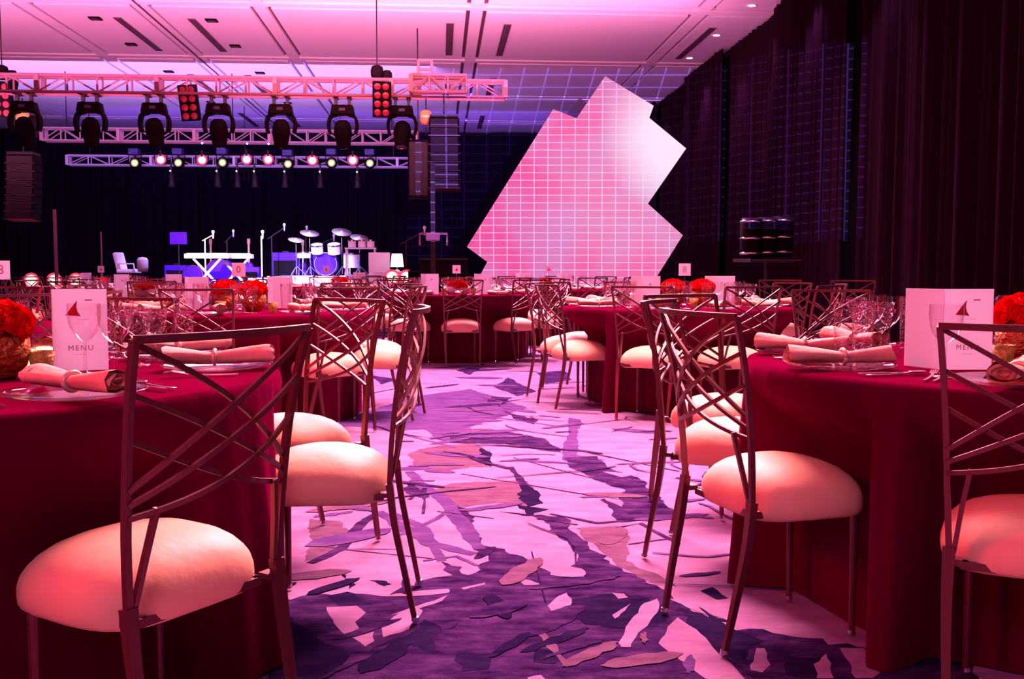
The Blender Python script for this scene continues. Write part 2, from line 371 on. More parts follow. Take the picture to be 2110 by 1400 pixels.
# small splinters and blots between the big leaves
for k in range(95):
    x, y = rng.uniform(-.9, 1.3), 2.6 + 8.5 * rng.random() ** 1.6
    a = rng.gauss(.15, .5); L = rng.uniform(.05, .22) * (.6 + y * .09); w = L * rng.uniform(.08, .4)
    if y < 4.0: a += .8
    pts = [Vector((x + math.cos(t) * L * math.cos(a) - math.sin(t) * w * math.sin(a), y + math.cos(t) * L * math.sin(a) + math.sin(t) * w * math.cos(a), 0)) for t in (0, .8, 1.6, 2.4, 3.1, 3.9, 4.7, 5.5)]
    place_patch(rng.choice(['violet', 'mid', 'mid', 'mauve']) if y > 3.7 else rng.choice(['indigo', 'violet', 'mid', 'mauve']), pts, .012)
for k in range(34):
    x, y = rng.uniform(-.8, 1.3), rng.uniform(3.2, 8.5); a = rng.choice((-.15, .1, 2.4, 2.0, .9)) + rng.gauss(0, .25); L = rng.uniform(.25, .8)
    g = [Vector((x + L * t * math.cos(a) + .05 * math.sin(5 * t + k), y + L * t * math.sin(a) + .04 * math.cos(4 * t + k), 0)) for t in (-.5, -.2, .1, .35, .5)]
    place_stroke(rng.choice(('violet', 'mid')), g, rng.choice((.004, .008, .018)))
# the pattern goes on beyond the aisle
for k in range(230):
    x, y = rng.uniform(-9, 5.2), rng.uniform(.3, 19)
    if (-1.2 < x < 1.4 and y < 11) or len(fl.children) > 296: continue
    a = rng.uniform(0, PI); L = rng.uniform(.25, .9); w = L * rng.uniform(.25, .5)
    pts = [Vector((x + math.cos(t) * L * math.cos(a) - math.sin(t) * w * math.sin(a), y + math.cos(t) * L * math.sin(a) + math.sin(t) * w * math.cos(a), 0)) for t in (0, .6, 1.4, 2.3, 3.1, 3.9, 4.8, 5.6)]
    place_patch(rng.choice(['violet', 'mid', 'mauve', 'indigo', 'pale']), pts, .05)

# ceiling: slab, panels between recessed joints, beams, slots, cans, downlights
ce = struct('ceiling', rbox(-18, 6.1, -4, 34, ZC + .07, ZC + .3).mesh('ceiling', MT['ceild']))
def rlocal(me_name, dx, dy, dz, material):
    return MB().box((0, 0, 0), (dx, dy, dz)).mesh(me_name, material)
_cache = {}
def cbox(name, dx, dy, dz, material):
    k = (name, round(dx, 3), round(dy, 3), round(dz, 3))
    if k not in _cache: _cache[k] = rlocal(name, dx, dy, dz, material)
    return _cache[k]
def cpart(name, x0, x1, y0, y1, z0, z1, material, parent=ce):
    return ob(name, cbox(name, x1 - x0, y1 - y0, z1 - z0, material), parent, R((x0 + x1) / 2, (y0 + y1) / 2, (z0 + z1) / 2), (0, 0, RT))
bx = [-15.1, -11.1, -7.15, -5.17, -3.12, .66, 4.66]; by = [-.02, 4.43, 8.88, 13.33, 17.78, 22.23, 26.7, 31.1]
hw, gr, gy = .11, .075, .15
xs = [-18] + bx + [6.0]; ys = [-4] + by + [34]
for i in range(len(xs) - 1):
    x0 = xs[i] + (hw + gr if i else 0); x1 = xs[i + 1] - (hw + gr if i < len(xs) - 2 else 0)
    for j in range(len(ys) - 1):
        y0 = ys[j] + (hw + gy if j else 0); y1 = ys[j + 1] - (hw + gy if j < len(ys) - 2 else 0)
        cpart('ceiling_panel', x0, x1, y0, y1, ZC, ZC + .08, MT['ceil'])
for y in by: cpart('ceiling_beam', -18, 6.0, y - hw, y + hw, ZC - .004, ZC + .08, MT['ceil'])
for x in bx:
    for j in range(len(ys) - 1):
        if x == -5.17:
            for s in (-1, 1): cpart('ceiling_beam', x + (s * (hw + .015) if s < 0 else .015), x + (-.015 if s < 0 else hw + .015), ys[j] + (hw + gr if j else 0), ys[j + 1] - hw - gr if j < len(ys) - 2 else ys[j + 1], ZC - .002, ZC + .08, MT['ceil'])
        else: cpart('ceiling_beam', x - hw, x + hw, ys[j] + (hw if j else 0), ys[j + 1] - hw if j < len(ys) - 2 else ys[j + 1], ZC - .002, ZC + .08, MT['ceil'])
cpart('partition_track', -5.18, -5.16, -4, 34, ZC - .02, ZC + .0, MT['slot'])
slotm = MB().box((0, 0, 0), (.14, 2.75, .012)).mesh('air_diffuser', MT['ceild'])
slatm = MB().box((0, 0, 0), (.022, 2.7, .016)).mesh('vent_slot', MT['slot'])
nv = 0
names_row = {14.9: 'nearer', 20.2: 'middle', 25.5: 'far', 31.4: 'hindmost'}
for x in (-5.82, -4.50, .20, 1.27, 5.15):
    for y in (20.2, 25.5, 31.3):
        if x == 5.15 and y > 21: continue
        nv += 1
        side = {-5.82: 'outer side of the dark partition track', -4.50: 'aisle side of the dark partition track', .20: 'stage side of the beam above the line array', 1.27: 'screen side of the beam above the line array', 5.15: 'strip beside the downlights'}[x]
        rw = {20.2: 'first', 25.5: 'second', 31.3: 'last'}[y]
        put(('air_diffuser', None, [P('diffuser_frame', slotm)] + [P('vent_slot', slatm, (dx, 0, -.003)) for dx in (-.045, 0, .045)]), R(x, y, ZC - .006), RT,
            f'slotted ceiling air diffuser, {side}, {rw} row', 'vent')
canm = MB().box((0, 0, 0), (.20, .20, .03)).mesh('can', MT['black'])
cang = MB().lathe([(.07, -.004), (.085, 0), (.06, .01)], 16).mesh('grille', MT['slot'])
k = 0
for x, t in ((-6.22, 'outer column'), (-4.15, 'inner column')):
    for y, q in ((18.9, 'front'), (21.0, 'second'), (23.8, 'third'), (28.0, 'fourth')):
        put(('ceiling_speaker', canm, [P('grille', cang, (0, 0, -.016))]), R(x, y, ZC - .012), RT, f'small dark square ceiling speaker over the truss, {t}, {q} row', 'speaker')
dl_ring = MB().shell([(.055, 0), (.085, -.012), (.10, 0)], 24).mesh('trim_ring', MT['ceil'])
dl_l = MB().lathe([(.001, -.006), (.055, -.006), (.06, .0)], 20).mesh('lamp', MT['down'])
for i, y in enumerate((17.2, 19.4, 21.5)):
    put(('downlight', None, [P('trim_ring', dl_ring), P('lamp', dl_l)]), R(5.38, y, ZC - .004), RT, f'round lit white ceiling downlight by the black curtain, {["first", "second", "third"][i]} from the top edge', 'ceiling light')
for y in (6.5, 8.6, 10.8, 12.9, 15.1, 17.2, 19.4, 21.5, 23.7, 26):
    spot('downlight_beam', R(5.38, y, ZC - .03), R(5.6, y, 0), 10 if y < 12 else 300, (.75, .32, .85), 75, .7, .05)

struct('wall_right', rbox(6.15, 6.3, -4, 34, 0, ZC).mesh('wall_right', MT['wall']))
struct('wall_left', rbox(-18.1, -18, -4, 34, 0, ZC).mesh('wall_left', MT['wall']))
struct('wall_back', rbox(-18, 6.2, 34, 34.1, 0, ZC).mesh('wall_back', MT['wall']))
struct('wall_front', rbox(-18, 6.2, -4.1, -4, 0, ZC).mesh('wall_front', MT['wall']))

def drape_mesh(L, h, folds, amp, seed, material, gather=.0):
    r = random.Random(seed); n = folds * 8; m = MB(); rows = 7
    ph = [r.uniform(-.6, .6) for _ in range(folds + 1)]; am = [amp * r.uniform(.45, 1.2) for _ in range(folds + 1)]
    vs = []
    for k in range(rows):
        z = h * (1 - k / (rows - 1))
        for i in range(n + 1):
            t = i / n * folds; f = int(min(t, folds - 1)); a = am[f] * (1 - (t - f)) + am[f + 1] * (t - f); p = ph[f] * (1 - (t - f)) + ph[f + 1] * (t - f)
            ph2 = 2 * PI * t + p
            y = a * math.sin(ph2) * (.6 + .4 * k / (rows - 1)) + .35 * a * math.sin(2.3 * ph2 + seed)
            vs.append((i / n * L + .25 * amp * math.sin(ph2 * 1.0 + 1) * k / rows, y, z))
    fs = []
    for k in range(rows - 1):
        for i in range(n): fs.append((k * (n + 1) + i, k * (n + 1) + i + 1, (k + 1) * (n + 1) + i + 1, (k + 1) * (n + 1) + i))
    return m.add(vs, fs).mesh('pleated_cloth', material, True)
railm = MB().tube([(0, 0, 0), (3.2, 0, 0)], .02, 8).mesh('top_rail', MT['blackm'])
yy = 1.2; i = 0
while yy < 33:
    L = 3.2
    me = drape_mesh(L - .03, ZC - .06, 11, .085, i + 2, MT['drape'])
    off = .08 if i % 2 else -.08
    q = 'beside the foreground table' if i < 2 else ('where the pink screen glow falls' if i == 5 else 'along the side wall')
    put(('velour_drape', None, [P('pleated_cloth', me, (0, 0, 0)), P('top_rail', railm, (0, 0, ZC - .07))]), R(5.87 + off, yy, .01), RT + PI / 2,
        f'black pleated velour drape along the side wall, {["first", "second", "third", "fourth", "fifth", "sixth", "seventh", "eighth", "ninth", "tenth", "eleventh"][i]} from the near end', 'curtain', 'black velour drapes along the side wall')
    yy += L; i += 1
x = -17.5; i = 0
while x < 5.5:
    me = drape_mesh(3.22, ZC - .06, 8, .07, i + 31, MT['bdrape'])
    put(('stage_backdrop_drape', None, [P('pleated_cloth', me), P('top_rail', railm, (0, 0, ZC - .07))]), R(x, 33.3 + .2 * (i % 2), .01), RT,
        f'black backdrop drape closing the back of the stage, {["first", "second", "third", "fourth", "fifth", "sixth", "seventh", "eighth"][i]} from the left', 'curtain', 'black drapes behind the stage')
    x += 3.2; i += 1

# ------------------------------------------------------------------ banquet chairs
ZT, ZJ = .927, .42
POST = [(.19, -.200, ZJ), (.197, -.208, .55), (.204, -.228, .72), (.212, -.252, .84), (.219, -.276, ZT)]
def post_at(z):
    for a, b in zip(POST, POST[1:]):
        if z <= b[2] + 1e-6:
            t = (z - a[2]) / (b[2] - a[2]); return a[0] + (b[0] - a[0]) * t, a[1] + (b[1] - a[1]) * t
    return POST[-1][:2]
def back_pt(u, z, dz=0):
    x, y = post_at(z); return (u * x, y - .048 * (1 - u * u) * (.75 if z > .9 else 1), z + dz)
def leg_back(s):
    p = path([(s * .178, -.272, 0), (s * .186, -.245, .14), (s * .191, -.214, .30), (s * .19, -.200, ZJ)], 4); n = len(p)
    return MB().bar(p, [.015 + .013 * i / (n - 1) for i in range(n)], [.015 + .007 * i / (n - 1) for i in range(n)], up=(0, 1, 0)).mesh('leg', MT['frame'])
def post_m(s):
    return MB().bar(path([(s * p[0], p[1], p[2] - (.01 if i == 0 else 0)) for i, p in enumerate(POST)], 3), .0135, .015, up=(0, 1, 0)).mesh('back_post', MT['frame'])
def strut_m(s):
    a = post_at(.6)
    return MB().bar([(s * .180, -.200, ZJ - .01), (s * .165, -.222, .52), (s * .150, back_pt(.73, .607)[1], .607)], .011, .012, up=(0, 1, 0)).mesh('back_strut', MT['frame'])
def lat_m(s, z0, z1, sag, off):
    pts = []
    for i in range(13):
        u = -1 + 2 * i / 12; t = i / 12; z = z0 + (z1 - z0) * t - sag * math.sin(PI * t)
        x, y, zz = back_pt(u, z); pts.append((s * x, y + off, zz))
    return MB().bar(pts, .0105, .008, up=(0, 1, 0)).mesh('lattice_bar', MT['frame'])
def rail_m():
    return MB().bar([back_pt(-1 + 2 * i / 14, ZT) for i in range(15)], .015, .015, up=(0, 0, 1)).mesh('top_rail', MT['frame'])
def cushion_m():
    m = MB(); N = 64; prof = [(0, .362), (.86, .362), (.94, .360), (.985, .370), (1.0, .390), (.993, .410), (.968, .428), (.92, .444), (.85, .460), (.74, .476), (.58, .490), (.4, .499), (.2, .504), (0, .506)]
    vs = []
    for r, z in prof:
        for j in range(N):
            a = 2 * PI * (j + .5) / N; c, s_ = math.cos(a), math.sin(a); e = 2 / 3.5
            x = .220 * math.copysign(abs(c) ** e, c); y = .199 * math.copysign(abs(s_) ** e, s_)
            k = (abs(x) / .220) ** 3 * (abs(y) / .199) ** 3      # corners sit a little lower and pulled in
            if y < 0: x *= 1 - .07 * (y / .199) ** 2
            q = r * (1 - .05 * k)
            w = 1 + (.005 * math.sin(j * 9.7) if .9 < r < .999 and z < .43 else 0)
            vs.append((x * q * w, y * q * w + .008, z - .016 * k * r))
    fs = []
    for i in range(len(prof) - 1):
        for j in range(N):
            k = (j + 1) % N; fs.append((i * N + j, i * N + k, (i + 1) * N + k, (i + 1) * N + j))
    return m.add(vs, fs).mesh('seat_cushion', MT['cushion'], True)
def frame_m():
    m = MB()
    for y in (-.172, .150): m.box((0, y, .374), (.33, .018, .018))
    for x in (-.158, .158): m.box((x, -.010, .374), (.018, .335, .018))
    for x in (-.176, .176): m.box((x, -.188, .385), (.03, .03, .014))
    return m.mesh('seat_frame', MT['frame'])
fleg = MB().tube([(0, 0, 0), (0, 0, .02), (0, 0, .365)], [.009, .0095, .0125], 10, up=(0, 1, 0)).mesh('leg', MT['frame'])
capm = MB().lathe([(.010, 0), (.012, .003), (.010, .014)], 10).mesh('foot_cap', MT['silver'])
CH = ('banquet_chair', None,
      [P('seat_cushion', cushion_m()), P('seat_frame', frame_m()), P('top_rail', rail_m(), label='flat top rail bowed backwards')] +
      [P('leg', leg_back(s), label='back leg curving outward to the floor', subs=(P('foot_cap', capm, (s * .178, -.272, 0)),)) for s in (-1, 1)] +
      [P('leg', fleg, (s * .158, .155, 0), subs=(P('foot_cap', capm),)) for s in (-1, 1)] +
      [P('back_post', post_m(s)) for s in (-1, 1)] + [P('back_strut', strut_m(s)) for s in (-1, 1)] +
      [P('lattice_bar', lat_m(s, *a, off=.005 * s)) for s in (1, -1) for a in ((.922, .645, -.012), (.828, .617, .0), (.742, .592, .022))])
SEATS = []
def chair(back, face, label, group):
    """back: centre between the two back junctions on the floor plan; face: direction the sitter looks"""
    f = Vector((face[0], face[1], 0)).normalized(); o = Vector((back[0], back[1], 0)) + f * .2
    SEATS.append((o.x, o.y, f.x, f.y))
    return put(CH, (o.x, o.y, .008), math.atan2(f.y, f.x) - PI / 2, label, 'chair', group)

# ------------------------------------------------------------------ table, cloth and tableware
def cloth_mesh(seed, c, Rr=.915, h=.76, n=288):
    """floor-length cloth round centre c; its skirt gives way to the seats pushed under the table"""
    r = random.Random(seed); vs = []; fs = []
    nf = 17; am = [r.uniform(.4, 1.3) for _ in range(nf)]; ph = r.uniform(0, 6)
    near = [q for q in SEATS if math.hypot(q[0] - c[0], q[1] - c[1]) < 1.6]
    lim = []
    for j in range(n):
        a = 2 * PI * j / n; L = 9.0
        for (sx, sy, fx, fy) in near:
            k = .45
            while k < 1.02:
                dx, dy = c[0] + k * math.cos(a) - sx, c[1] + k * math.sin(a) - sy
                lx, ly = dx * fy - dy * fx, dx * fx + dy * fy
                if abs(lx) < .235 and -.28 < ly < .222: L = min(L, k); break
                k += .01
        lim.append(L)
    lm = [min(lim[(j + d) % n] for d in (-2, -1, 0, 1, 2)) for j in range(n)]
    lm = [min(v, 1.08) for v in lm]
    for _ in range(3): lm = [min(lm[j], (lm[j - 1] + lm[j] * 2 + lm[(j + 1) % n]) / 4 + .0) for j in range(n)]
    rings = [(.001, h), (.3, h), (.6, h), (.85, h), (.975, h), (.995, h - .003), (1.003, h - .015)]
    side = [.04, .08, .13, .18, .24, .32, .42, .54, .66, h - .006]
    def add(rr, z, k):
        for j in range(n):
            a = 2 * PI * j / n; t = (j / n * nf); i = int(t) % nf; f = t - int(t); A = am[i] * (1 - f) + am[(i + 1) % nf] * f
            q = rr + k * (.028 * A * math.cos(2 * PI * t + ph) + .010 * math.sin(2 * PI * t * 2.4 + ph))
            if k > 0:
                e = min(1, max(0, (.72 - z) / .20)); e = e * e * (3 - 2 * e)
                if lm[j] < q: q += (lm[j] - q) * e
            vs.append((q * math.cos(a), q * math.sin(a), z + (.0015 * math.sin(9 * a + rr * 20) if k == 0 and rr > .1 and rr < .9 else 0)))
    for f, z in rings: add(Rr * f, z, 0)
    for d in side: add(Rr + .004 + .05 * d / h, h - d, d / h)
    for i in range(len(rings) + len(side) - 1):
        for j in range(n):
            k = (j + 1) % n; fs.append((i * n + j, i * n + k, (i + 1) * n + k, (i + 1) * n + j))
    m = MB().add(vs, fs); return m.mesh('tablecloth', MT['cloth'], True)
ttop = MB().lathe([(.89, .715), (.90, .72), (.90, .745), (.89, .75)], 48).mesh('tabletop', MT['wood'])
tleg = MB().tube([(0, 0, 0), (0, 0, .715)], .018, 8).mesh('leg', MT['blackm'])
TB = ('round_table', None, [P('tabletop', ttop)] + [P('leg', tleg, (.3 * math.cos(a), .3 * math.sin(a), 0)) for a in (PI / 4, 3 * PI / 4, 5 * PI / 4, 7 * PI / 4)])

def shell_profile(outer, t):
    inner = [(max(r - t, .0008), z + (t if i == 0 else 0)) for i, (r, z) in enumerate(outer)]
    return inner
goblet = MB().lathe([(.036, 0), (.035, .003), (.006, .006), (.0042, .02), (.004, .085), (.007, .094), (.020, .102), (.034, .120), (.042, .145), (.0445, .170), (.044, .200)], 24)
goblet.f.pop()
goblet = goblet.mesh('wine_goblet', MT['glass'], True)
gl_cut = MB().lathe([(.034, 0), (.033, .003), (.006, .007), (.0045, .02), (.0045, .070), (.010, .078), (.026, .092), (.034, .115), (.039, .150), (.043, .180)], 20)
gl_cut.f.pop(); gl_cut = gl_cut.mesh('crystal_goblet', MT['cut'], False)
tumb = MB().lathe([(.026, 0), (.030, .006), (.031, .03), (.033, .12), (.036, .195)], 16)
tumb.f.pop(); tumb = tumb.mesh('crystal_tumbler', MT['cut'], False)
flare = MB().lathe([(.034, 0), (.033, .003), (.006, .007), (.0042, .02), (.0042, .10), (.008, .108), (.022, .125), (.032, .16), (.037, .195)], 20)
flare.f.pop(); flare = flare.mesh('flared_wine_glass', MT['cut'], True)
stemb = None
plate = MB().lathe([(.001, .004), (.09, .004), (.10, .006), (.155, .016), (.162, .017), (.156, .011), (.105, .0015), (.001, 0)], 40).mesh('glass_charger', MT['glass'], True)
splate = MB().lathe([(.001, .003), (.05, .003), (.075, .010), (.077, .008), (.05, 0), (.001, 0)], 24).mesh('bread_plate', MT['glass'], True)
def napkin_m(seed, n=22):
    r = random.Random(seed); m = MB(); pts = []; N = 18
    for i in range(n + 1):
        t = i / n; x = (t - .5) * .31
        d = abs(t - .46); w = .019 + .025 * min(1, (d / .5)) ** .85; h = .015 + .011 * min(1, d / .5) ** .8
        if t < .03 or t > .97: w *= .97
        pts.append((x, w, h, .015 + (h - .013)))
    vs = []; fs = []
    for lay, k in ((0, 1.0), (1, .72)):
        pass
    def tube(k, x0, x1, ph, rev=False):
        base = len(vs); sel = [p for p in pts if x0 <= p[0] <= x1]
        for (x, w, h, zc) in sel:
            for j in range(N):
                a = 2 * PI * j / N; rr = k * (1 + .10 * math.sin(3 * a + ph + x * 14) + .05 * math.sin(7 * a + ph))
                vs.append((x + .006 * math.sin(a * 2 + ph), w * rr * math.cos(a), zc + h * rr * math.sin(a)))
        for i in range(len(sel) - 1):
            for j in range(N):
                q = (j + 1) % N; fs.append((base + i * N + j, base + i * N + q, base + (i + 1) * N + q, base + (i + 1) * N + j))
    tube(1.0, -1, 1, seed); tube(.66, -1, -.02, seed + 1); tube(.66, .02, 1, seed + 2); tube(.36, -1, -.04, seed + 3); tube(.36, .05, 1, seed + 4)
    for x in (-.135, .135):
        b0 = len(vs)
        for j in range(N): vs.append((x, .040 * math.cos(2 * PI * j / N), .028 + .021 * math.sin(2 * PI * j / N)))
        fs.append(tuple(range(b0, b0 + N)))
    return m.add(vs, fs).mesh('cloth_roll', MT['napkin'], True)
naps = [napkin_m(i) for i in range(3)]
ringm = MB().tube([(0, .0245 * math.cos(a), .019 + .021 * math.sin(a)) for a in [2 * PI * i / 20 for i in range(21)]], .0065, 8, up=(1, 0, 0)).mesh('napkin_ring', MT['ring'], True)
def NAP(i): return ('rolled_napkin', None, [P('cloth_roll', naps[i % 3]), P('napkin_ring', ringm, (-.012, 0, 0))])
def fork_m():
    m = MB(); m.bar(path([(0, -.10, .004), (0, -.04, .003), (0, .02, .005), (0, .045, .010)], 4), .007, .0025)
    m.bar([(0, .043, .010), (0, .055, .012)], .020, .002)
    for x in (-.0085, -.0028, .0028, .0085): m.bar([(x, .053, .012), (x, .075, .016), (x, .098, .013)], .003, .002)
    return m.mesh('fork', MT['silver'])
def knife_m():
    m = MB(); m.bar([(0, -.11, .004), (0, -.01, .004)], .010, .006); m.bar([(0, -.01, .004), (0, .06, .004), (0, .105, .004), (0, .12, .003)], [.014, .018, .016, .004], .0018); return m.mesh('knife', MT['silver'])
def spoon_m():
    m = MB(); m.bar(path([(0, -.10, .004), (0, -.03, .003), (0, .04, .006)], 4), [.009] * 4 + [.006] * 5, .0025)
    m.lathe([(.001, -.006), (.012, -.004), (.018, 0), (.017, .001), (.011, -.003), (.001, -.005)], 16, (0, .064, .010), sx=.95, sy=1.5); return m.mesh('spoon', MT['silver'], True)
FORK, KNIFE, SPOON = fork_m(), knife_m(), spoon_m()

def rose_m(seed):
    r = random.Random(seed); m = MB(); n = 9
    # centre bud spiral
    for lay, (rad, ht, op, cnt) in enumerate(((.008, .018, .1, 3), (.016, .016, .35, 4), (.024, .012, .7, 5), (.031, .006, 1.1, 6))):
        for k in range(cnt):
            a0 = 2 * PI * k / cnt + lay * .7 + r.uniform(-.2, .2); wdt = PI * 1.25 / cnt; vs = []
            for i in range(3):
                for j in range(5):
                    a = a0 + wdt * (j / 4 - .5) * 2; t = i / 2
                    rr = rad * (.45 + .55 * t + (.12 * op * t * t)); z = -.014 + (ht + .014) * t - (.006 * op * t * t) - .003 * abs(j - 2) * t
                    vs.append((rr * math.cos(a), rr * math.sin(a), z))
            m.add(vs, [(i * 5 + j, i * 5 + j + 1, (i + 1) * 5 + j + 1, (i + 1) * 5 + j) for i in range(2) for j in range(4)])
    m.lathe([(.001, -.022), (.018, -.018), (.026, -.004), (.010, .006), (.001, .010)], 10)
    return m.mesh('rose', MT['rose'], True)
ROSE = [rose_m(i) for i in range(3)]
def bouquet(r=.105, n=26, wide=1.0):
    parts = []; rr = random.Random(n); z0 = .02
    for i in range(n):
        t = (i + .5) / n; el = math.acos(1 - t * 1.05); az = i * 2.39996
        d = Vector((math.sin(el) * math.cos(az), math.sin(el) * math.sin(az), math.cos(el)))
        p = Vector((d.x * r * wide, d.y * r, d.z * r * .85)) * .80
        q = d.to_track_quat('Z', 'Y').to_euler()
        parts.append(P('rose', ROSE[i % 3], tuple(p), (q.x, q.y, q.z + rr.random())))
    core = MB().lathe([(.001, -.035), (.5 * r, -.03), (.66 * r, .0), (.6 * r, .4 * r), (.3 * r, .62 * r), (.001, .66 * r)], 14, sx=wide).mesh('stem_bundle', MT['leafg'], True)
    return ('rose_bouquet', None, [P('stem_bundle', core)] + parts)
BQ = bouquet(); BQW = bouquet(.095, 34, 1.9)
bowl = MB().lathe([(.001, .006), (.045, .004), (.048, 0), (.052, .006), (.076, .035), (.086, .070), (.084, .105), (.074, .128), (.070, .127), (.079, .104), (.080, .07), (.05, .012), (.001, .01)], 28).mesh('gold_bowl_vase', MT['gold'], True)
oval = MB().lathe([(.001, .004), (.055, .0), (.075, .03), (.082, .085), (.078, .085), (.07, .03), (.05, .008), (.001, .008)], 28, sx=2.0).mesh('oval_flower_dish', MT['white'], True)
vot = MB().lathe([(.020, 0), (.024, .003), (.030, .04), (.036, .072), (.033, .072), (.028, .04), (.022, .006), (.001, .005)], 20).mesh('votive_cup', MT['amber'], True)
votc = MB().lathe([(.001, .006), (.020, .006), (.024, .035), (.010, .038), (.001, .036)], 14).mesh('candle', MT['candle'], True)
flm = MB().lathe([(.001, .038), (.004, .044), (.003, .052), (.0005, .060)], 8).mesh('flame', mat('candle flame', (1, .7, .3), emit=(1, .7, .35), es=8), True)
VOT = ('votive_holder', None, [P('cup', vot), P('candle', votc, subs=(P('flame', flm),))])
sqv = MB(); sqv.box((0, 0, .004), (.062, .062, .008))
for dx, dy, sx, sy in ((.029, 0, .004, .062), (-.029, 0, .004, .062), (0, .029, .054, .004), (0, -.029, .054, .004)): sqv.box((dx, dy, .043), (sx, sy, .07))
sqv = sqv.mesh('glass_box', MT['glass'])
pil = MB().lathe([(.001, .008), (.024, .008), (.024, .055), (.016, .058), (.001, .056)], 18).mesh('candle', MT['candle'], True)
LAN = ('candle_box', None, [P('glass_box', sqv), P('candle', pil)])

def text_mesh(name, body, size, material, depth=.0002):
    cu = bpy.data.curves.new(name, 'FONT'); cu.body = body; cu.size = size; cu.align_x = 'CENTER'; cu.align_y = 'CENTER'; cu.extrude = depth; cu.space_character = 1.25
    t = bpy.data.objects.new(name, cu); C.objects.link(t)
    dg = bpy.context.evaluated_depsgraph_get(); me = bpy.data.meshes.new_from_object(t.evaluated_get(dg)); me.name = name
    bpy.data.objects.remove(t); me.materials.clear(); me.materials.append(material); return me
# menu card: front leaf in the xz plane facing -y, second leaf folded back
WM, HM = .148, .238
leaf1 = MB().box((WM / 2, 0, HM / 2), (WM, .0012, HM)).mesh('front_leaf', MT['card'])
leaf2 = MB().box((-WM / 2, 0, HM / 2), (WM, .0012, HM)).mesh('back_leaf', MT['card'])
def logo_m(s):
    pts = [(-.5, 0, -.42), (.5, 0, -.5), (.30, 0, -.2), (.22, 0, .15), (.28, 0, .62), (-.05, 0, .18)]
    m = MB(); n = len(pts); vs = [(x * s, -.0003, z * s) for x, y, z in pts] + [(x * s, .0003, z * s) for x, y, z in pts]
    return m.add(vs, [tuple(range(n)), tuple(range(n, 2 * n))[::-1]] + [(i, i + n, (i + 1) % n + n, (i + 1) % n) for i in range(n)]).mesh('sail_emblem', MT['red_ink'])
LOGO, LOGO_S = logo_m(.042), logo_m(.02)
MENU = text_mesh('menu_lettering', 'MENU', .022, MT['ink'])
def line_m(w, h): return MB().box((0, 0, 0), (w, .0006, h)).mesh('printed_line', MT['ink'])
LN1, LN2 = line_m(.020, .0035), line_m(.030, .0008)
def MENUC(fold, big=True):
    fr = [P('menu_lettering', MENU, (.074, -.001, .066), (PI / 2, 0, 0)), P('sail_emblem', LOGO, (.056, -.001, .180)),
          P('printed_line', LN1, (.098, -.001, .206)), P('printed_line', LN2, (.074, -.001, .047)), P('printed_line', LN2, (.082, -.001, .150))] if big else [P('sail_emblem', LOGO_S, (.066, -.001, .175))]
    return ('menu_card', None, [P('front_leaf', leaf1, label='front leaf with a red sail emblem', subs=tuple(fr)), P('back_leaf', leaf2, (0, 0, 0), (0, 0, fold))])
numc = MB().box((0, 0, .05), (.098, .0015, .10)).mesh('card', MT['card'])
nstem = MB().tube([(0, .002, 0), (0, .002, .24)], .0022, 6).mesh('stem', MT['silver'])
nbase = MB().lathe([(.02, 0), (.02, .003), (.004, .008)], 16).mesh('foot', MT['silver'])
def NUMC(txt, me=None):
    sub = (P('printed_numeral', text_mesh('printed_numeral', txt, .07, MT['red_ink'] if txt == '0' else MT['ink']), (0, -.002, .05), (PI / 2, 0, 0)),) if txt else (P('sail_emblem', LOGO, (0, -.002, .05)),)
    return ('table_number', None, [P('card', numc, (0, 0, .24), subs=sub), P('stem', nstem), P('foot', nbase)])

ZTOP = .7625
def hour(a):                                # a: angle from +x; twelve o'clock points at the stage
    h = round(((PI / 2 - a) / (2 * PI) * 12)) % 12
    return ['twelve', 'one', 'two', 'three', 'four', 'five', 'six', 'seven', 'eight', 'nine', 'ten', 'eleven'][h] + " o'clock"
def polar(c, a, r, z=0): return Vector((c[0] + r * math.cos(a), c[1] + r * math.sin(a), z))

def setting(c, a, T, ni, lvl, skip=()):
    hr = hour(a); g = T
    rz = a + PI / 2                        # local +y points at the table centre
    ca, sa = math.cos(a), math.sin(a)
    def lp(side, r): return (c[0] + r * ca - side * sa, c[1] + r * sa + side * ca, ZTOP)
    rr = random.Random(int(a * 100) + ni)
    if 'plate' not in skip and lvl < 2:
        put(('glass_charger', plate, []), lp(0, .735), rz, f'clear glass charger plate, {hr} on {T}', 'plate', f'charger plates on {T}')
    if 'napkin' not in skip:
        put(NAP(ni), (*lp(0, .74)[:2], ZTOP + (.016 if lvl < 2 else 0)), a + rr.uniform(-.3, .3), f'rolled peach napkin in a ring, {hr} on {T}', 'napkin', f'napkins on {T}')
    if 'wine' not in skip:
        put(('wine_goblet', goblet, []), lp(.10, .50), rz, f'plain clear wine goblet, {hr} on {T}', 'glass', f'wine goblets on {T}')
    if 'water' not in skip:
        put(('crystal_goblet', gl_cut, []), lp(.17 + rr.uniform(-.01, .01), .56), rz, f'faceted crystal goblet, {hr} on {T}', 'glass', f'crystal goblets on {T}')
    if lvl < 2 and 'tumb' not in skip:
        put(('crystal_tumbler', tumb, []), lp(.035, .465), rz, f'straight cut crystal tumbler, {hr} on {T}', 'glass', f'crystal tumblers on {T}')
    if lvl == 0:
        for i, d in enumerate((.19, .215)):
            put(('fork', FORK, []), lp(-d, .70), rz, f'{["inner", "outer"][i]} silver fork, {hr} on {T}', 'fork', f'forks on {T}')
        put(('knife', KNIFE, []), lp(.19, .70), rz, f'silver knife, {hr} on {T}', 'knife', f'knives on {T}')
        put(('spoon', SPOON, []), lp(.22, .70), rz, f'silver spoon, {hr} on {T}', 'spoon', f'spoons on {T}')
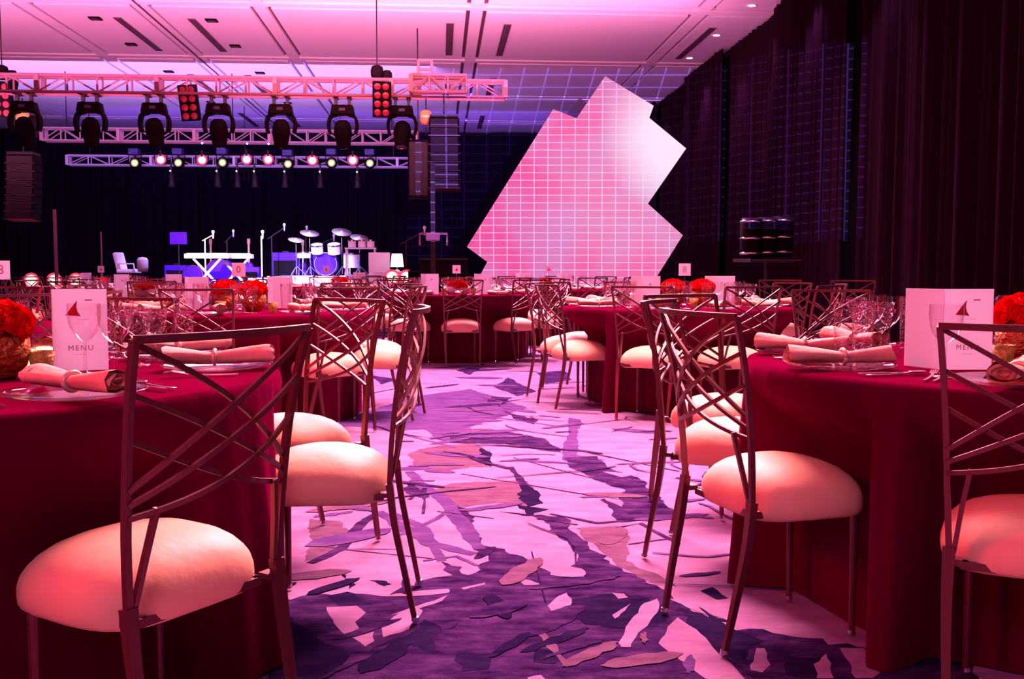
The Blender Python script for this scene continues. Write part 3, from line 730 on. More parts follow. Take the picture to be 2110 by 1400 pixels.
# fork tines point to the centre: the cutlery meshes run along y, so rz (not rz + pi) aims them inward
def table(c, T, ci, rot=0):
    put(TB, (c[0], c[1], 0), 0, f'round banquet table under its cloth, {T}', 'table', 'round banquet tables')

# ------------------------------------------------------------------ tables, settings, chairs
TN = {1: 'the foreground left table', 2: 'the foreground right table', 3: 'the second table on the right', 4: 'the second table on the left',
      5: 'the table ending the aisle', 6: 'the table before the pink screen', 7: 'the table before the drum kit', 8: 'the table below the stage chair',
      9: 'the hindmost left table', 10: 'the table at the left edge'}
TC = {1: (-1.59, 2.77), 2: (1.69, 3.17), 3: (1.33, 8.0), 4: (-1.92, 7.19), 5: (-.62, 11.95), 6: (.53, 14.5), 7: (-3.0, 16.0), 8: (-3.84, 10.6), 9: (-6.1, 14.8), 10: (-3.45, 5.3)}
for k in TC: table(TC[k], TN[k], k, k * .7)
AG = {k: [math.radians(d) for d in v] for k, v in {
    1: [-39, 14, 50, 88], 2: [196, 157, 121, 238, 80], 3: [-110, -76, -42, -6, 30, 66, 102, 138, 171, 205],
    4: [-122, -88, -45, -8, 30, 66, 102, 138, 172, 207], 5: [-86 + 36 * i for i in range(10)], 6: [-100 + 36 * i for i in range(10)],
    7: [-80 + 36 * i for i in range(10)], 8: [-70 + 36 * i for i in range(10)], 9: [-90 + 36 * i for i in range(10)], 10: [-60, -24, 6, 84, 120]}.items()}
CL = 'satin seated chair with bronze lattice back, %s on %s'
def ringchair(k, a, r=.985):
    c = TC[k]; jr = random.Random(int(a * 97) + k); d = Vector((math.cos(a), math.sin(a))); ang = a + jr.uniform(-.09, .09)
    chair((c[0] + d.x * (r + .2), c[1] + d.y * (r + .2)), (-math.cos(ang), -math.sin(ang)), CL % (hour(a), TN[k]), f'banquet chairs around {TN[k]}')
for k in range(3, 11):
    for a in AG[k]:
        if k == 3 and math.degrees(a) > 170: continue
        ringchair(k, a, 1.0)
G1, G2, G3 = (f'banquet chairs around {TN[i]}' for i in (1, 2, 3))
chair((-.615, 1.975), (-.85, .525), 'largest foreground chair, bronze lattice back turned to the camera, pale peach satin seat', G1)
chair((-.372, 3.08), (-.997, -.06), 'chair seen edge-on beside the aisle, its lattice back in profile, peach seat', G1)
chair((-.70, 3.88), (-.68, -.73), 'coral lit chair behind the edge-on aisle chair, seat just above it', G1)
chair((-1.58, 3.98), (0, -1), 'chair on the far side of the foreground left table behind the glasses', G1)
chair((.592, 2.84), (.951, .309), 'chair angled to the foreground right table, nearest the open carpet, full peach seat', G2)
chair((.625, 3.71), (.91, -.42), 'chair just behind the angled aisle chair at the foreground right table', G2)
chair((.82, 4.52), (.55, -.83), 'third chair back at the foreground right table, seat half hidden by the cloth', G2)
chair((1.166, 2.143), (.45, .89), 'chair cut by the right frame edge, dusty pink lattice back, peach seat', G2)
chair((2.30, 4.22), (-.5, -.86), 'chair behind the roses of the foreground right table, only its rail showing', G2)
chair((1.80, 5.55), (-.05, -1), 'empty chair standing free behind the crystal glasses of the foreground right table', 'free standing banquet chairs')
chair((2.85, 10.6), (-.3, -1), 'distant free standing chair by the black drapes, beside the second table', 'free standing banquet chairs')
chair((3.48, 10.2), (-.5, -1), 'distant free standing chair against the dark wall drape, rightmost of all', 'free standing banquet chairs')
chair((.33, 7.58), (.95, .36), 'aisle side chair of the second table on the right, wide bright seat', G3)
chair((.245, 8.28), (.93, -.30), 'chair tucked behind the aisle side chair of the second right table', G3)

for k in TC:
    o = ob('tablecloth', cloth_mesh(k + 5, TC[k]), None, (TC[k][0], TC[k][1], 0)); tag(o, f'floor-length maroon taffeta cloth draped over {TN[k]}', 'tablecloth', 'maroon tablecloths')

def gob(px, Y, label, kind, k):
    m = {'w': ('wine_goblet', goblet, []), 'c': ('crystal_goblet', gl_cut, []), 't': ('crystal_tumbler', tumb, []), 'f': ('flared_wine_glass', flare, [])}[kind]
    put(m, ((px - CX) / F * Y, Y, ZTOP), 0, label, 'glass', f'glasses on {TN[k]}')
for i, a in enumerate(AG[1]): setting(TC[1], a, TN[1], i, 0, ('wine', 'water', 'tumb') if i < 2 else ())
for i, a in enumerate(AG[2]): setting(TC[2], a, TN[2], i, 0, ('wine', 'water', 'tumb') if i in (0, 1, 3) else ())
for k in (3, 4):
    for i, a in enumerate(AG[k]): setting(TC[k], a, TN[k], i, 1)
for k in (5, 6, 7, 8, 9, 10):
    for i, a in enumerate(AG[k]): setting(TC[k], a, TN[k], i, 2)
gob(172, 2.80, 'plain wine goblet standing in front of the foreground left menu card', 'w', 1)
gob(284, 3.05, 'broad crystal goblet beside the menu card on the foreground left table', 'c', 1)
gob(318, 3.22, 'crystal goblet behind the broad one on the foreground left table', 'c', 1)
gob(252, 3.30, 'flared crystal glass between menu card and goblets, foreground left table', 'f', 1)
gob(378, 3.50, 'tall cut tumbler at the end of the glasses, foreground left table', 't', 1)
gob(235, 2.72, 'thin stemmed goblet near the napkin end, foreground left table', 'w', 1)
gob(1740, 3.35, 'tall cut crystal tumbler, first glass above the napkins, foreground right table', 't', 2)
gob(1779, 3.18, 'cut tumbler just in front of the broad goblet, foreground right table', 't', 2)
gob(1817, 3.50, 'broad cut goblet in the middle of the glasses, foreground right table', 'c', 2)
gob(1800, 3.75, 'plain goblet behind the broad cut goblet, foreground right table', 'w', 2)
gob(1876, 3.70, 'lone flared glass outlined against the black drape, foreground right table', 'f', 2)
gob(1951, 2.72, 'plain goblet in front of the foreground right menu card', 'w', 2)
gob(1765, 3.60, 'flared crystal glass behind the tall tumbler, foreground right table', 'f', 2)

def card(k, px, Y, label, fold=-1.1, rz=0.0, big=False):
    put(MENUC(fold, big), ((px - CX) / F * Y, Y, ZTOP), rz, label, 'menu', 'folded menu cards')
card(1, 106, 2.87, 'white menu card with red sail emblem behind the foreground left goblet', -2.2, math.radians(22), True)
card(2, 1945, 2.92, 'white menu card opened wide behind the foreground right chair rail', -1.2, math.radians(2), True)
for k, px, Y, lb in ((3, 1322, 8.0, 'menu card before the roses, aisle side of the second right table'), (3, 1476, 8.1, 'menu card beside the roses, drape side of the second right table'),
                     (4, 563, 7.5, 'menu card on the aisle half of the second left table'), (4, 390, 7.3, 'menu card on the far half of the second left table'),
                     (5, 878, 11.6, 'menu card on the stage side of the white flower dish, table ending the aisle'), (5, 989, 11.7, 'menu card on the screen side of the white flower dish, table ending the aisle'),
                     (6, 1073, 14.3, 'small menu card before the pink screen, aisle side of the roses'), (6, 1158, 14.3, 'small menu card before the pink screen, drape side of the roses'),
                     (8, 348, 10.6, 'menu card by the white flower dish below the stage chair, aisle side'), (8, 240, 10.5, 'menu card by the white flower dish below the stage chair, outer side'),
                     (7, 735, 15.8, 'small menu card beside the roses below the drum kit'), (9, 170, 14.6, 'small menu card on the hindmost left table')):
    card(k, px, Y, lb, -1.0, math.radians(-4))
def flowers(px, Y, k, label, spec=BQ, vase=('gold_bowl_vase', bowl, [])):
    X = (px - CX) / F * Y; wide = spec is BQW
    put(vase, (X, Y, ZTOP), 0, ('long white ceramic flower dish on ' if wide else 'hammered gold bowl vase under the roses, ') + label, 'vase', 'flower vases')
    put(spec, (X, Y, ZTOP + (.095 if wide else .135)), Y, ('long mound of red roses in the white dish on ' if wide else 'domed bunch of red roses, ') + label, 'flowers', 'red rose bouquets')
OV = ('oval_flower_dish', oval, [])
flowers(-12, 2.68, 1, 'edge of the foreground left table')
flowers(-230, 2.9, 1, 'outer half of the foreground left table')
flowers(2112, 3.25, 2, 'beside the foreground right menu card')
flowers(2290, 3.2, 2, 'outer half of the foreground right table')
flowers(1387, 8.0, 3, 'aisle side of the second right table number')
flowers(1447, 8.05, 3, 'drape side of the second right table number')
flowers(466, 7.3, 4, 'outer one on the second left table'); flowers(523, 7.0, 4, 'aisle one on the second left table')
flowers(942, 11.9, 5, TN[5], BQW, OV); flowers(1127, 14.5, 6, TN[6], BQW, OV); flowers(703, 15.9, 7, TN[7], BQW, OV); flowers(305, 10.5, 8, TN[8], BQW, OV); flowers(212, 14.8, 9, TN[9], BQW, OV)
def number(px, Y, txt, label, X=None):
    put(NUMC(txt), ((px - CX) / F * Y, Y, ZTOP), 0, label, 'table number', 'table number cards')
number(1410, 8.15, '8', 'white table number card between the two rose bunches, second right table')
number(493, 7.25, '0', 'pink table number card above the roses, second left table')
number(941, 12.15, '', 'square white table card above the roses ending the aisle')
number(673, 16.1, '', 'small table card above the roses before the drum kit')
number(210, 15.0, '', 'small table card above the hindmost left roses')
number(4, 5.3, '8', 'white table number card cut by the left frame edge')
number(1131, 14.7, '', 'small pale table card in front of the pink screen')
def vt(px, Y, label, spec=VOT):
    put(spec, ((px - CX) / F * Y, Y, ZTOP), .4, label, 'candle', 'lit table candles')
vt(82, 2.72, 'gold mosaic votive holder in front of the foreground left menu card')
vt(52, 2.95, 'lit candle in a square glass box beside the foreground left roses', LAN)
vt(88, 3.05, 'second lit candle box behind the gold votive, foreground left table', LAN)
vt(1916, 3.3, 'amber lit votive beside the foreground right menu card')
vt(2070, 2.95, 'amber votive in front of the foreground right gold bowl')
for px, Y, lb in ((455, 6.9, 'bright votive before the gold bowl, second left table'), (562, 6.7, 'aisle edge votive on the second left table'), (1430, 7.6, 'votive in front of the gold bowls, second right table'), (1355, 7.8, 'votive beside the aisle side menu card, second right table'),
                  (915, 11.4, 'votive on the stage side of the table ending the aisle'), (975, 11.4, 'votive on the screen side of the table ending the aisle'), (330, 10.2, 'aisle side votive below the stage chair'), (270, 10.2, 'outer votive below the stage chair'), (1110, 14.1, 'votive before the pink screen roses'), (720, 15.4, 'votive before the drum kit roses'), (640, 15.7, 'outer votive on the table before the drum kit')):
    vt(px, Y, lb)

# ------------------------------------------------------------------ the jagged projection screen
D = 17.5
poly = [(962, 509), (1140, 225), (1188, 244), (1247, 157), (1347, 218), (1338, 243), (1414, 306), (1335, 420), (1407, 485), (1335, 600), (972, 600), (1004, 540)]
o3 = atd(1188, 418, D)
pp = [atd(x, y, D) - o3 for x, y in poly]
for p in pp: p.y = 0
n = len(pp); m = MB(); m.add([(p.x, 0, p.z) for p in pp], [tuple(range(n))[::-1]])
scm = bpy.data.materials.new('screen image'); scm.use_nodes = True; nt = scm.node_tree; b = nt.nodes['Principled BSDF']
b.inputs['Base Color'].default_value = (.004, .004, .004, 1); b.inputs['Roughness'].default_value = .8; b.inputs['Specular IOR Level'].default_value = 0
tc = nt.nodes.new('ShaderNodeTexCoord'); sp = nt.nodes.new('ShaderNodeSeparateXYZ'); nt.links.new(tc.outputs['Object'], sp.inputs[0])
def mth(op, a, b_=None, c_=None):
    q = nt.nodes.new('ShaderNodeMath'); q.operation = op
    for i, v in enumerate((a, b_, c_)):
        if v is None: continue
        if isinstance(v, (int, float)): q.inputs[i].default_value = v
        else: nt.links.new(v, q.inputs[i])
    return q.outputs[0]
def gridline(src, cell, phase, w):
    t = mth('FRACT', mth('MULTIPLY_ADD', src, 1 / cell, phase)); d = mth('ABSOLUTE', mth('SUBTRACT', t, .5))
    mr = nt.nodes.new('ShaderNodeMapRange'); mr.interpolation_type = 'SMOOTHSTEP'
    nt.links.new(mth('MULTIPLY', d, cell), mr.inputs[0]); mr.inputs[1].default_value = w * .3; mr.inputs[2].default_value = w * 1.3; mr.inputs[3].default_value = 1; mr.inputs[4].default_value = 0
    return mr.outputs[0]
kx = D / F
gx = gridline(sp.outputs['X'], 27.75 * kx, .5 + (1188 - 1184.6) / 27.75, .009); gz = gridline(sp.outputs['Z'], 15.25 * kx, .5, .008)
ln = mth('MAXIMUM', gx, gz)
# projected light painted as emission: pink ground, lilac patches, white upper corner bloom
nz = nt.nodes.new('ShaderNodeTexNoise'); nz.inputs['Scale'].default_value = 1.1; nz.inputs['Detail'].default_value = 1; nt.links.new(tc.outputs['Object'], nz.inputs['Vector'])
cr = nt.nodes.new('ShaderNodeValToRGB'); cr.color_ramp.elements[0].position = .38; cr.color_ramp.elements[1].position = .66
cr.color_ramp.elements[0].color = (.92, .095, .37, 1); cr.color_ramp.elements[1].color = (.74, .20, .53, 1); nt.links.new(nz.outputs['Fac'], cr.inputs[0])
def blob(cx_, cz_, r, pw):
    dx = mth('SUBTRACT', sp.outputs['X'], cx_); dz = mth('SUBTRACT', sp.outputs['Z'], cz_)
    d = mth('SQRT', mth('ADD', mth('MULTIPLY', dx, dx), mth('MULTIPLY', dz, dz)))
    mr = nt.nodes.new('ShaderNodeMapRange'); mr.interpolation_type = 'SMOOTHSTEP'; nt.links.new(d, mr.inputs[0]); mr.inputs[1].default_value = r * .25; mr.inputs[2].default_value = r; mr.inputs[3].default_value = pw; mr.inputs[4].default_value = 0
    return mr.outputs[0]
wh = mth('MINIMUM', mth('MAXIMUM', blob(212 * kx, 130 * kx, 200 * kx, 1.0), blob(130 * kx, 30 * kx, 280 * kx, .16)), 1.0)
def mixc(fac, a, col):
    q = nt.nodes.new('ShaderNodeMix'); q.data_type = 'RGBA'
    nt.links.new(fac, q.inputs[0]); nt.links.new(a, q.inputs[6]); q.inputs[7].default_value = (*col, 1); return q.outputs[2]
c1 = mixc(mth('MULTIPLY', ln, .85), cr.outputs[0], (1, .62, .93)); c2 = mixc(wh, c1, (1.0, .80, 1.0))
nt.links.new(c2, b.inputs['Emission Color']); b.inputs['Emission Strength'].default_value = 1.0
fr_ = m.mesh('projected_glow_face', scm)
m = MB(); vs = [(p.x, .004, p.z) for p in pp] + [(p.x, .16, p.z) for p in pp]
m.add(vs, [tuple(range(n, 2 * n))] + [(i, (i + 1) % n, (i + 1) % n + n, i + n) for i in range(n)])
bd_ = m.mesh('screen_body', MT['black'])
base = MB().box((0, .6, .0), (3.0, 1.0, .24)).mesh('base', MT['black'])
zb = atd(1188, 600, D).z
put(('projection_screen', None, [P('projected_glow_face', fr_, label='glowing pink face with a white grid'), P('screen_body', bd_)] + [P('support_post', MB().box((0, .1, (zb - .02) / 2 - o3.z + .01), (.12, .12, zb + .02)).mesh('support_post', MT['blackm']), (dx, 0, 0)) for dx in (-1.1, 0, .95)]), o3, 0,
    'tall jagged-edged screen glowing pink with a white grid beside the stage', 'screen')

# projector that throws the same grid on to the ceiling and the side drapes
pr = spot('grid_projector', (1.2, -2.6, 1.75), None, 60000, (.34, .18, 1.0), 60, .02, .0)
pr.rotation_euler = (PI / 2, 0, 0)
ld = pr.data; ld.use_nodes = True; nt = ld.node_tree; em = nt.nodes['Emission']
g_ = nt.nodes.new('ShaderNodeTexCoord'); sp = nt.nodes.new('ShaderNodeSeparateXYZ'); nt.links.new(g_.outputs['Normal'], sp.inputs[0])
iz = mth('ABSOLUTE', sp.outputs['Z']); u = mth('DIVIDE', sp.outputs['X'], iz); v = mth('DIVIDE', sp.outputs['Y'], iz)
gu = gridline(u, .021, .2, .0008); gv = gridline(v, .0085, .3, .0006)
msk = mth('MULTIPLY', mth('MULTIPLY', mth('GREATER_THAN', u, -.14), mth('LESS_THAN', u, .224)), mth('MULTIPLY', mth('LESS_THAN', v, .151), mth('GREATER_THAN', v, -.015)))
nt.links.new(mth('MULTIPLY', msk, mth('MULTIPLY_ADD', mth('MAXIMUM', gu, gv), 1.6, .20)), em.inputs['Strength'])

# ------------------------------------------------------------------ trusses, moving heads, hoists, line arrays
def truss_spec(L, sec, bay, material=None, lw=.025):
    a = material or MT['alu']; h = sec / 2; ps = []
    ch = MB().tube([(0, 0, 0), (L, 0, 0)], lw, 8).mesh('chord', a)
    for y in (-h, h):
        for z in (-h, h): ps.append(P('chord', ch, (0, y, z)))
    up = MB().tube([(0, 0, -h), (0, 0, h)], lw * .7, 6, up=(0, 1, 0)).mesh('upright', a)
    n = int(L / bay); bw = L / n
    br = [MB().tube([(0, 0, -h * s), (bw, 0, h * s)], lw * .55, 6).mesh('brace', a) for s in (1, -1)]
    pl = MB().box((0, 0, 0), (.07, sec * .25, sec * 1.05)).mesh('coupling_plate', a)
    cr = MB().tube([(0, -h, 0), (0, h, 0)], lw * .6, 6).mesh('cross_bar', a)
    for i in range(n + 1):
        for y in (-h, h): ps.append(P('upright', up, (i * bw, y, 0)))
        if i % 2 == 0:
            ps += [P('cross_bar', cr, (i * bw, 0, z)) for z in (-h, h)]
        if i % 4 == 0:
            for y in (-h * 1.05, h * 1.05): ps.append(P('coupling_plate', pl, (i * bw, y, 0)))
        if i < n:
            for y in (-h, h): ps.append(P('brace', br[i % 2], (i * bw, y, 0)))
    if L > 3 and sec != .27:
        ch2 = MB().tube([(0, 0, h), (0, 0, ZC - 4.09)], .012, 6, up=(0, 1, 0)).mesh('hanging_chain', MT['blackm'])
        for f in (.06, .5, .93): ps.append(P('hanging_chain', ch2, (L * f, 0, 0)))
    return ('lighting_truss', None, ps)
def hx(px, y): return (px - 908) / F * y / 1.0      # hall x of a picture column at hall depth y (approximately)
YT = 17.0; ZTR = 4.06
t = truss_spec(9.5, .27, .47); put(t, R(hx(-105, YT), YT, ZTR), RT, 'nearest lighting truss, lit red, carrying the row of moving heads', 'truss')
t = truss_spec(8.6, .28, .43, MT['alu_lit']); put(t, R(hx(128, 24), 24, 4.15), RT, 'middle lighting truss, lit lilac white, over the stage', 'truss')
t = truss_spec(9.5, .25, .53, MT['alu_lit']); put(t, R(hx(174, 28.3), 28.3, 4.02), RT, 'rear lighting truss with red and yellow lamps over the stage', 'truss')
# moving head
def yoke_arm(s):
    return MB().bar(path([(s * .09, 0, -.16), (s * .20, 0, -.20), (s * .235, 0, -.34), (s * .21, 0, -.48)], 3), .05, .16, up=(0, 1, 0)).mesh('yoke_arm', MT['black'], False, .012)
mh_base = MB().box((0, 0, -.09), (.40, .26, .16), taper=.86).mesh('base', MT['black'], False, .02)
mh_cl = MB().box((0, 0, .05), (.05, .06, .13)).box((0, 0, .125), (.07, .34, .04)).mesh('clamp', MT['blackm'])
mh_head = MB().lathe([(.001, .22), (.07, .215), (.12, .17), (.145, .08), (.15, 0), (.13, -.10), (.115, -.20), (.12, -.24), (.105, -.245)], 24).mesh('head', MT['black'], True)
mh_lens = MB().lathe([(.001, -.262), (.05, -.258), (.095, -.243), (.10, -.235)], 24).mesh('lens', MT['lens'], True)
mh_disp = MB().box((0, -.132, -.09), (.10, .006, .05)).mesh('display_panel', MT['lens'])
def moving_head(tilt, pan=0.0):
    hd = P('head', mh_head, (0, 0, -.47), (tilt, 0, pan), subs=(P('lens', mh_lens),))
    return ('moving_head_light', None, [P('clamp', mh_cl, (-.11, 0, 0)), P('clamp', mh_cl, (.11, 0, 0)), P('base', mh_base), P('yoke_arm', yoke_arm(-1)), P('yoke_arm', yoke_arm(1)), hd, P('display_panel', mh_disp)])
ordn = ['first', 'second', 'third', 'fourth', 'fifth', 'sixth', 'seventh']
for i, (px, tl) in enumerate(((92, .5), (218, .45), (342, .3), (467, .15), (590, .3), (713, .2), (832, -.35))):
    put(moving_head(tl, .25 * math.sin(i * 2)), R(hx(px, YT), YT + .02, ZTR - .27), RT, f'black moving head light under the nearest truss, {ordn[i]} from the left', 'stage light', 'moving heads on the nearest truss')
# blinders: two columns of four lamps
bl_b = MB().box((0, 0, 0), (.30, .12, .58)).mesh('housing', MT['black'], False, .01)
bl_l = MB().lathe([(.001, -.075), (.035, -.073), (.052, -.062), (.058, -.058), (.06, -.05)], 16, m=Matrix.Rotation(-PI / 2, 3, 'X')).mesh('lamp', MT['blind'], True)
BLD = ('blinder_light', None, [P('housing', bl_b)] + [P('lamp', bl_l, (dx, 0, dz)) for dx in (-.068, .068) for dz in (-.21, -.07, .07, .21)])
for px, py, rx, lb in ((390, 212, -.05, 'eight lamp blinder hanging on the nearest truss between the third and fourth moving heads'), (787, 205, .03, 'eight lamp blinder below the hoist on the nearest truss'), (6, 205, .08, 'eight lamp blinder cut by the left frame edge')):
    put(BLD, atd(px, py, YT - .35), 0, lb, 'stage light', 'blinders on the nearest truss', rot=(.25, rx, .04))
# hoists
hb = MB().lathe([(.001, -.12), (.08, -.11), (.105, -.05), (.11, .03), (.09, .10), (.03, .13), (.001, .13)], 18).mesh('motor_body', MT['black'], True)
hby = MB().lathe([(.001, -.12), (.08, -.11), (.105, -.05), (.11, .03), (.09, .10), (.03, .13), (.001, .13)], 18).mesh('motor_body', MT['ylw'], True)
def hoist(px, py, Y, zt, zb, body, lb):
    p = atd(px, py, Y); 
    cu = MB().tube([(0, 0, .1), (0, 0, zt - p.z)], .011, 6, up=(0, 1, 0)).mesh('chain', MT['blackm'])
    cd_ = MB().tube([(0, 0, zb - p.z), (0, 0, -.1)], .011, 6, up=(0, 1, 0)).mesh('chain', MT['blackm'])
    bag = MB().lathe([(.001, -.36), (.06, -.34), (.09, -.2), (.08, -.02), (.05, .02)], 12).mesh('chain_bag', MT['black'], True)
    put(('chain_hoist', None, [P('motor_body', body), P('chain', cu), P('chain', cd_), P('chain_bag', bag, (.17, 0, .02))]), p, .1, lb, 'hoist')
hoist(777, 150, YT + .1, ZC, ZTR + .18, hb, 'red lit chain hoist hanging above the nearest truss, right of the middle')
hoist(4, 150, YT + .1, ZC, ZTR + .18, hb, 'dark chain hoist above the truss at the left frame edge')
hoist(878, 243, YT - .1, ZTR - .15, 3.3, hby, 'yellowish chain hoist beneath the truss end beside the line array')
hoist(47, 243, YT - .1, ZTR - .15, 3.3, hby, 'yellow chain hoist under the truss near the left frame edge')
# truss head block and outrigger
blk = truss_spec(.9, .27, .3, lw=.03); put(blk, R(hx(852, YT) , YT - .42, ZTR), RT, 'short truss section clamped across the nearest truss end', 'truss')
m = MB()
fr = [P('post', MB().tube([(0, 0, 0), (0, 0, .32)], .025, 8, up=(0, 1, 0)).mesh('post', MT['alu']), (dx, 0, 0)) for dx in (-.1, .12)] + [P('cross_bar', MB().tube([(-.1, 0, 0), (.12, 0, 0)], .025, 8).mesh('cross_bar', MT['alu']), (0, 0, z)) for z in (.31, .16)]
put(('truss_bracket', None, fr), R(hx(878, YT), YT - .15, ZTR + .14), RT, 'small upright frame bolted on top of the nearest truss end', 'bracket')
# line arrays
cab = MB().box((0, 0, 0), (.50, .40, .138), taper=.99).mesh('cabinet', MT['black'], False, .008)
cgr = MB().box((0, -.202, 0), (.44, .006, .11)).mesh('grille', MT['blackm'])
edge = MB().box((0, -.203, 0), (.52, .012, .006)).mesh('rim_strip', MT['alu'])
def array(px, Y, z, nn, lb):
    ps = [P('bumper_frame', MB().box((0, 0, .03), (.46, .36, .05)).mesh('bumper_frame', MT['blackm'])), P('chain', MB().tube([(0, 0, 0), (0, 0, ZTR - z - .08)], .012, 6, up=(0, 1, 0)).mesh('chain', MT['blackm']))]
    for i in range(nn):
        a = .012 * i; ps.append(P('cabinet', cab, (0, -.01 * i * i * .3, -.08 - .146 * i), (-a, 0, 0), None, (P('grille', cgr), P('rim_strip', edge, (0, 0, -.07)))))
    put(('line_array', None, ps), (*atd(px, 300, Y)[:2], z), .08, lb, 'speaker')
array(915, 16.6, 3.52, 8, 'long black line array of stacked speaker cabinets hanging beside the jagged screen')
array(48, 18.2, 3.1, 8, 'dark line array hanging at the left side of the stage')
sb = MB().box((0, 0, 0), (.40, .4, 1.1)).mesh('speaker_box', MT['black'], False, .01)
put(('hanging_speaker', None, [P('speaker_box', sb), P('grille', MB().box((0, -.203, 0), (.34, .006, 1.0)).mesh('grille', MT['blackm'])), P('chain', MB().tube([(0, 0, .5), (0, 0, ZC - atd(862, 350, 19.2).z)], .012, 6, up=(0, 1, 0)).mesh('chain', MT['blackm']))]), atd(862, 350, 19.2), .1, 'narrow dark hanging speaker behind the line array', 'speaker')
# lamps of the rear truss
pb = MB().lathe([(.001, .30), (.07, .29), (.12, .20), (.15, .02), (.155, 0)], 18, m=Matrix.Rotation(PI / 2, 3, 'X').inverted()).mesh('can', MT['black'], True)
hk = MB().box((0, .07, .12), (.05, .22, .05)).box((0, .02, .19), (.05, .06, .14)).mesh('clamp', MT['blackm'])
yk = MB().bar([(-.17, 0, .0), (-.17, .02, .22), (.17, .02, .22), (.17, 0, 0)], .03, .012, up=(0, 1, 0)).mesh('yoke', MT['black'])
def disc(r, mt): return MB().lathe([(.0008, 0), (r * .5, 0), (r, 0)], 24, m=Matrix.Rotation(PI / 2, 3, 'X')).mesh('lens', mt)
dr, dy = disc(.155, MT['lamp_red']), disc(.11, MT['lamp_yellow'])
RED = ('par_light', None, [P('can', pb), P('lens', dr, (0, -.004, 0)), P('yoke', yk), P('clamp', hk)])
YEL = ('scanner_light', None, [P('can', pb, (0, .02, 0)), P('lens', dy, (0, -.02, 0)), P('yoke', yk), P('clamp', hk), P('base', MB().box((0, -.01, .30), (.26, .26, .16)).mesh('base', MT['dblue'], False, .02))])
rn = yn = 0
for px, py, c in ((308, 338, 'y'), (358, 331, 'r'), (392, 337, 'y'), (438, 331, 'r'), (478, 336, 'y'), (525, 329, 'r'), (567, 329, 'r'), (606, 338, 'y'), (654, 330, 'r'), (692, 335, 'y'), (734, 329, 'r'), (768, 335, 'y')):
    p = atd(px, py, 27.6); p = R(hx(px, 28.3), 28.3 - .125 - .16, p.z)
    if c == 'r':
        rn += 1; put(RED, p, 0, f'glowing red stage lamp facing the hall on the rear truss, {ordn[rn - 1]} red one', 'stage light', 'lit lamps of the rear truss')
    else:
        yn += 1; put(YEL, p, 0, f'small yellow lit moving lamp on the rear truss, {ordn[yn - 1]} yellow one', 'stage light', 'lit lamps of the rear truss')
hang = MB().lathe([(.03, .16), (.07, .14), (.075, -.05), (.11, -.2), (.10, -.21), (.001, -.19)], 16).mesh('can', MT['blackm'], True)
hdot = MB().lathe([(.001, .03), (.02, .02), (.022, 0), (.001, -.02)], 10).mesh('indicator_lamp', MT['dots'], True)
for i, px in enumerate((375, 465, 504, 538, 598, 668, 742)):
    put(('hanging_spotlight', None, [P('can', hang, (0, 0, -.12)), P('indicator_lamp', hdot, (0, -.09, .11)), P('yoke', yk, (0, 0, -.1)), P('clamp', MB().box((0, 0, .19), (.05, .05, .30)).box((0, .125, .31), (.06, .32, .04)).mesh('clamp', MT['blackm']))]), R(hx(px, 28.3), 28.3 - .125, 3.62), 0, f'dark spotlight hanging beneath the rear truss, {ordn[i]} from the left', 'stage light', 'spotlights beneath the rear truss')
for i, px in enumerate((437, 525, 567)):
    put(('marker_lamp', hdot, []), R(hx(px, 24), 24 - .14, 4.15 - .14 - .045), 0, f'tiny white marker lamp under the middle truss, {ordn[i]} one', 'lamp', 'marker lamps')

# ------------------------------------------------------------------ stage and band gear
ZS = .6
dk = struct('stage_deck', rbox(-13.5, -.55, 20, 31, ZS - .08, ZS).mesh('stage_deck', MT['black']))
struct('stage_skirt', rbox(-13.5, -.55, 19.96, 20.0, .01, ZS - .02).mesh('stage_skirt', MT['skirt']), dk)
def sp_(px, Y, z=ZS): return Vector(((px - CX) / F * Y, Y, z))
riser = ('drum_riser', MB().box((0, 0, .14), (3.0, 2.4, .28)).mesh('drum_riser', MT['whiteg'], False, .01), [])
put(riser, sp_(690, 25.6), .07, 'white front lit low platform carrying the drum kit', 'riser')
put(('low_white_platform', MB().box((0, 0, .12), (.56, 1.2, .24)).mesh('low_white_platform', MT['whiteg'], False, .01), []), sp_(545, 23.7), .07, 'white low platform between keyboard and drum kit', 'riser')
# keyboard on an x stand
def keyboard(w, lb, pos):
    xs_ = [MB().bar([(-.32 * s, y, 0), (.32 * s, y, .70)], .05, .03, up=(0, 1, 0)).mesh('leg', MT['whiteg']) for s in (1, -1) for y in (-.12,)]
    ps = [P('leg', x) for x in xs_] + [P('keyboard_body', MB().box((0, 0, .76), (w, .36, .11)).mesh('keyboard_body', MT['whiteg'], False, .015)), P('keys', MB().box((0, -.08, .825), (w * .9, .14, .02)).mesh('keys', MT['white']))]
    for s in (-1, 1): ps.append(P('stand_foot', MB().tube([(s * .32, -.2, .02), (s * .32, .2, .02)], .022, 8).mesh('stand_foot', MT['whiteg'])))
    put(('stage_keyboard', None, ps), pos, .07, lb, 'keyboard')
keyboard(1.05, 'white lit electric keyboard on a crossed stand, taller one', sp_(431, 24.0))
keyboard(.8, 'white lit electric keyboard beside the taller one, lower', sp_(488, 24.5, ZS - .02 + .02))
